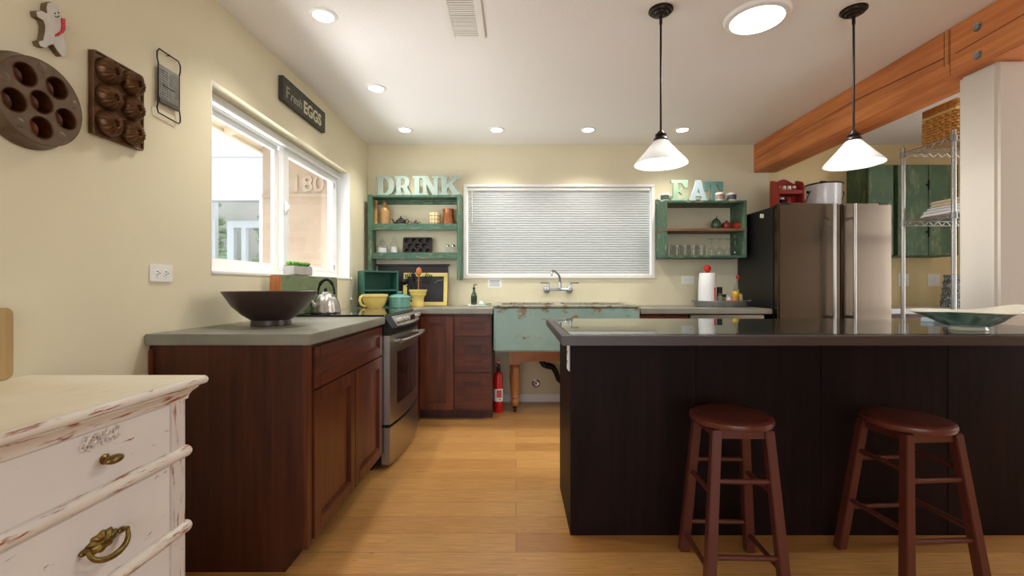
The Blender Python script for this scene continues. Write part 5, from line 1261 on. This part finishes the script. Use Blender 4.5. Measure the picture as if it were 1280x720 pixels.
for k, (za, zb_) in enumerate(bounds):
    d = B().box(fx - .012, fx - .002, ys + .054, ye - .054, zb_ + .001, za - .001, .0015).build('drawer', m_dresser, t)
    for yc in (.9985, .5015):
        if k == 0:
            zk = .708; b = B(); b.lathe([(0, 0), (.011, 0), (.012, .004), (.006, .008), (.006, .016)], n=18, M=T((fx - .003, yc + .006, zk)) @ RY(90))
            b.ball((fx + .022, yc + .006, zk), .0125, (1.0, 1.75, .8), 20); b.build('knob', m_brass, d)
            b = B()
            for i in range(26):
                u = random.uniform(-1, 1); v = random.uniform(-1, 1) * (1 - abs(u) * .6)
                a0 = random.random() * 6.3; cy2, cz2 = yc - .004 + u * .042, .757 + v * .02 + u * .004
                b.tube([(fx - .002 + .0015, cy2 + .0085 * math.cos(a0 + q * .9) * (1 - q * .12), cz2 + .0085 * math.sin(a0 + q * .9) * (1 - q * .12)) for q in range(6)], [.002, .003, .0034, .003, .0024, .0014], 6)
            b.build('carved_scroll', m_scroll, d)
        else:
            zk = .527 if k == 1 else .31
            M0 = T((fx - .002, yc, zk)) @ RY(90)     # local z -> +X, local x -> -Z, local y -> Y
            b = B(); b.lathe([(0, .011), (.006, .0115), (.009, .008), (.016, .009), (.024, .006), (.03, .003), (.032, 0)], n=60, M=M0 @ Matrix.Diagonal((.72, 1.2, 1, 1)), mod=lambda a, r, z: (r * (1 + (.08 * math.cos(a * 10) if r > .02 else 0)), z + (.0015 * math.cos(a * 10) if .008 < r < .028 else 0)))
            for s in (-1, 1): b.ball((.0, s * .046, .004), .009, (.8, 1, .7), 12, M=M0); b.cyl((-.004, s * .046, .004), (-.004, s * .046, .02), .005, n=10, M=M0)
            b.build('backplate', m_brass, d)
            pts = []
            for i in range(15):
                a = math.pi * i / 14; pts.append(M0 @ Vector((-.004 + .034 * math.sin(a) ** .8, -.048 * math.cos(a), .016 + .014 * math.sin(a))))
            b = B().tube(pts, [.0042 + .0026 * math.sin(math.pi * i / 14) for i in range(15)], 10); b.build('bail_handle', m_brass, d)
# wooden board on the dresser
poly = rrect(1.0, 1.2365, DZ + .0005, DZ + .197, .018, 4)
tag(B().prism(poly, 'x', XL + .006, XL + .022, bev=.003).build('cutting_board', m_tan, origin=(XL + .014, 1.12, DZ)), 'tan wooden cutting board on the dresser against the wall', 'cutting board')

# ------------------------------------------------------------------ stools
def stool(lab, x, y, rot, h, r, ft, fb, z_fb, z_side):
    t = thing('bar_stool', lab, 'stool', (x, y, 0), R(rot), group='brown bar stools')
    B().lathe([(0, h - .032), (r - .02, h - .032), (r - .004, h - .028), (r, h - .018), (r - .002, h - .008), (r - .012, h - .001), (r - .02, h), (0, h)], n=56).build('seat', m_stoolseat, t, False)
    for sx in (-1, 1):
        for sy in (-1, 1):
            B().beam((sx * fb, sy * fb, 0), (sx * ft, sy * ft, h - .033), .037, .037, .033, .033).build('leg', m_stool, t, False)
    pos = lambda z: fb + (ft - fb) * z / (h - .033)
    b = B()
    for q in ((-1, 0), (1, 0), (0, -1), (0, 1)):
        k = ft - .004
        if q[0]: b.box(q[0] * k - .009, q[0] * k + .009, -k, k, h - .066, h - .033, .001)
        else: b.box(-k, k, q[1] * k - .009, q[1] * k + .009, h - .066, h - .033, .001)
    b.build('apron', m_stool, t, False)
    for z in z_fb:
        for sy in (-1, 1): q = pos(z); B().cyl((-q, sy * q, z), (q, sy * q, z), .0095, n=12).build('rung', m_stool, t, False)
    for z in z_side:
        for sx in (-1, 1): q = pos(z); B().cyl((sx * q, -q, z), (sx * q, q, z), .0095, n=12).build('rung', m_stool, t, False)
stool('brown wooden bar stool with scuffed seat edge, left of the two at the island', .826, 1.725, -2, .607, .15, .093, .134, (.39, .125), (.34, .075))
stool('smooth brown wooden bar stool standing under the green glass bowl', 1.518, 1.74, 4, .589, .1456, .095, .15, (.39, .18), (.425, .215))

# ------------------------------------------------------------------ green bowl on the island
BXc, BYc = 1.815, 1.80
m_gb = NT('green_art_glass'); m_gb.set(Roughness=.15); m_gb.b.inputs['Coat Weight'].default_value = .5
v = m_gb.coords((3, 3, 1)); nn = m_gb.noise(v, 3.5, 3, .5, .6); m_gb.col(m_gb.ramp(nn, [(.3, c(78, 112, 102)), (.48, c(140, 168, 154)), (.6, c(94, 118, 102)), (.75, c(164, 190, 180))])); m_gb = m_gb.m
m_gbi = mat('pale_bowl_inside', c(206, 202, 184), .25, coat=.4)
t = thing('glass_bowl', 'wavy rimmed green and cream bowl on the island', 'bowl', (BXc, BYc, ztop))
wav = lambda a, r, z: (r * (1 + (.03 * math.cos(3 * a + .6) + .14 * max(0, math.cos(a - R(137))) ** 5 if r > .12 else 0)), z + (r / .165) ** 3 * (.026 * max(0, math.cos(a + .25)) ** 3 + .003 * math.cos(3 * a + 1)))
b = B(); b.lathe([(.05, .012), (.07, .018), (.1, .035), (.13, .058), (.155, .07), (.163, .073)], n=72, mod=wav); b.mi = 1; b.lathe([(.163, .073), (.163, .076), (.155, .0735), (.13, .062), (.1, .04), (.06, .022), (0, .018)], n=72, mod=wav); b.build('body', [m_gb, m_gbi], t, False)
B().lathe([(0, 0), (.058, 0), (.06, .003), (.054, .013), (.05, .016)], n=40).build('foot', m_gbi, t, False)
b = B(); b.box(px(1162, 2.2), px(1180, 2.2), 2.18, 2.25, ztop, ztop + .02, .002); b.mi = 1
for i in range(4): b.box(px(1164, 2.2), px(1178 - i, 2.2), 2.179, 2.1805, ztop + .003 + i * .004, ztop + .0045 + i * .004)
tag(b.build('paper_box', [mat('pale_blue_card', c(190, 210, 226), .5), m_ink], origin=(px(1175, 2.2), 2.2, ztop)), 'flat pale blue box on the island behind the green bowl', 'box')
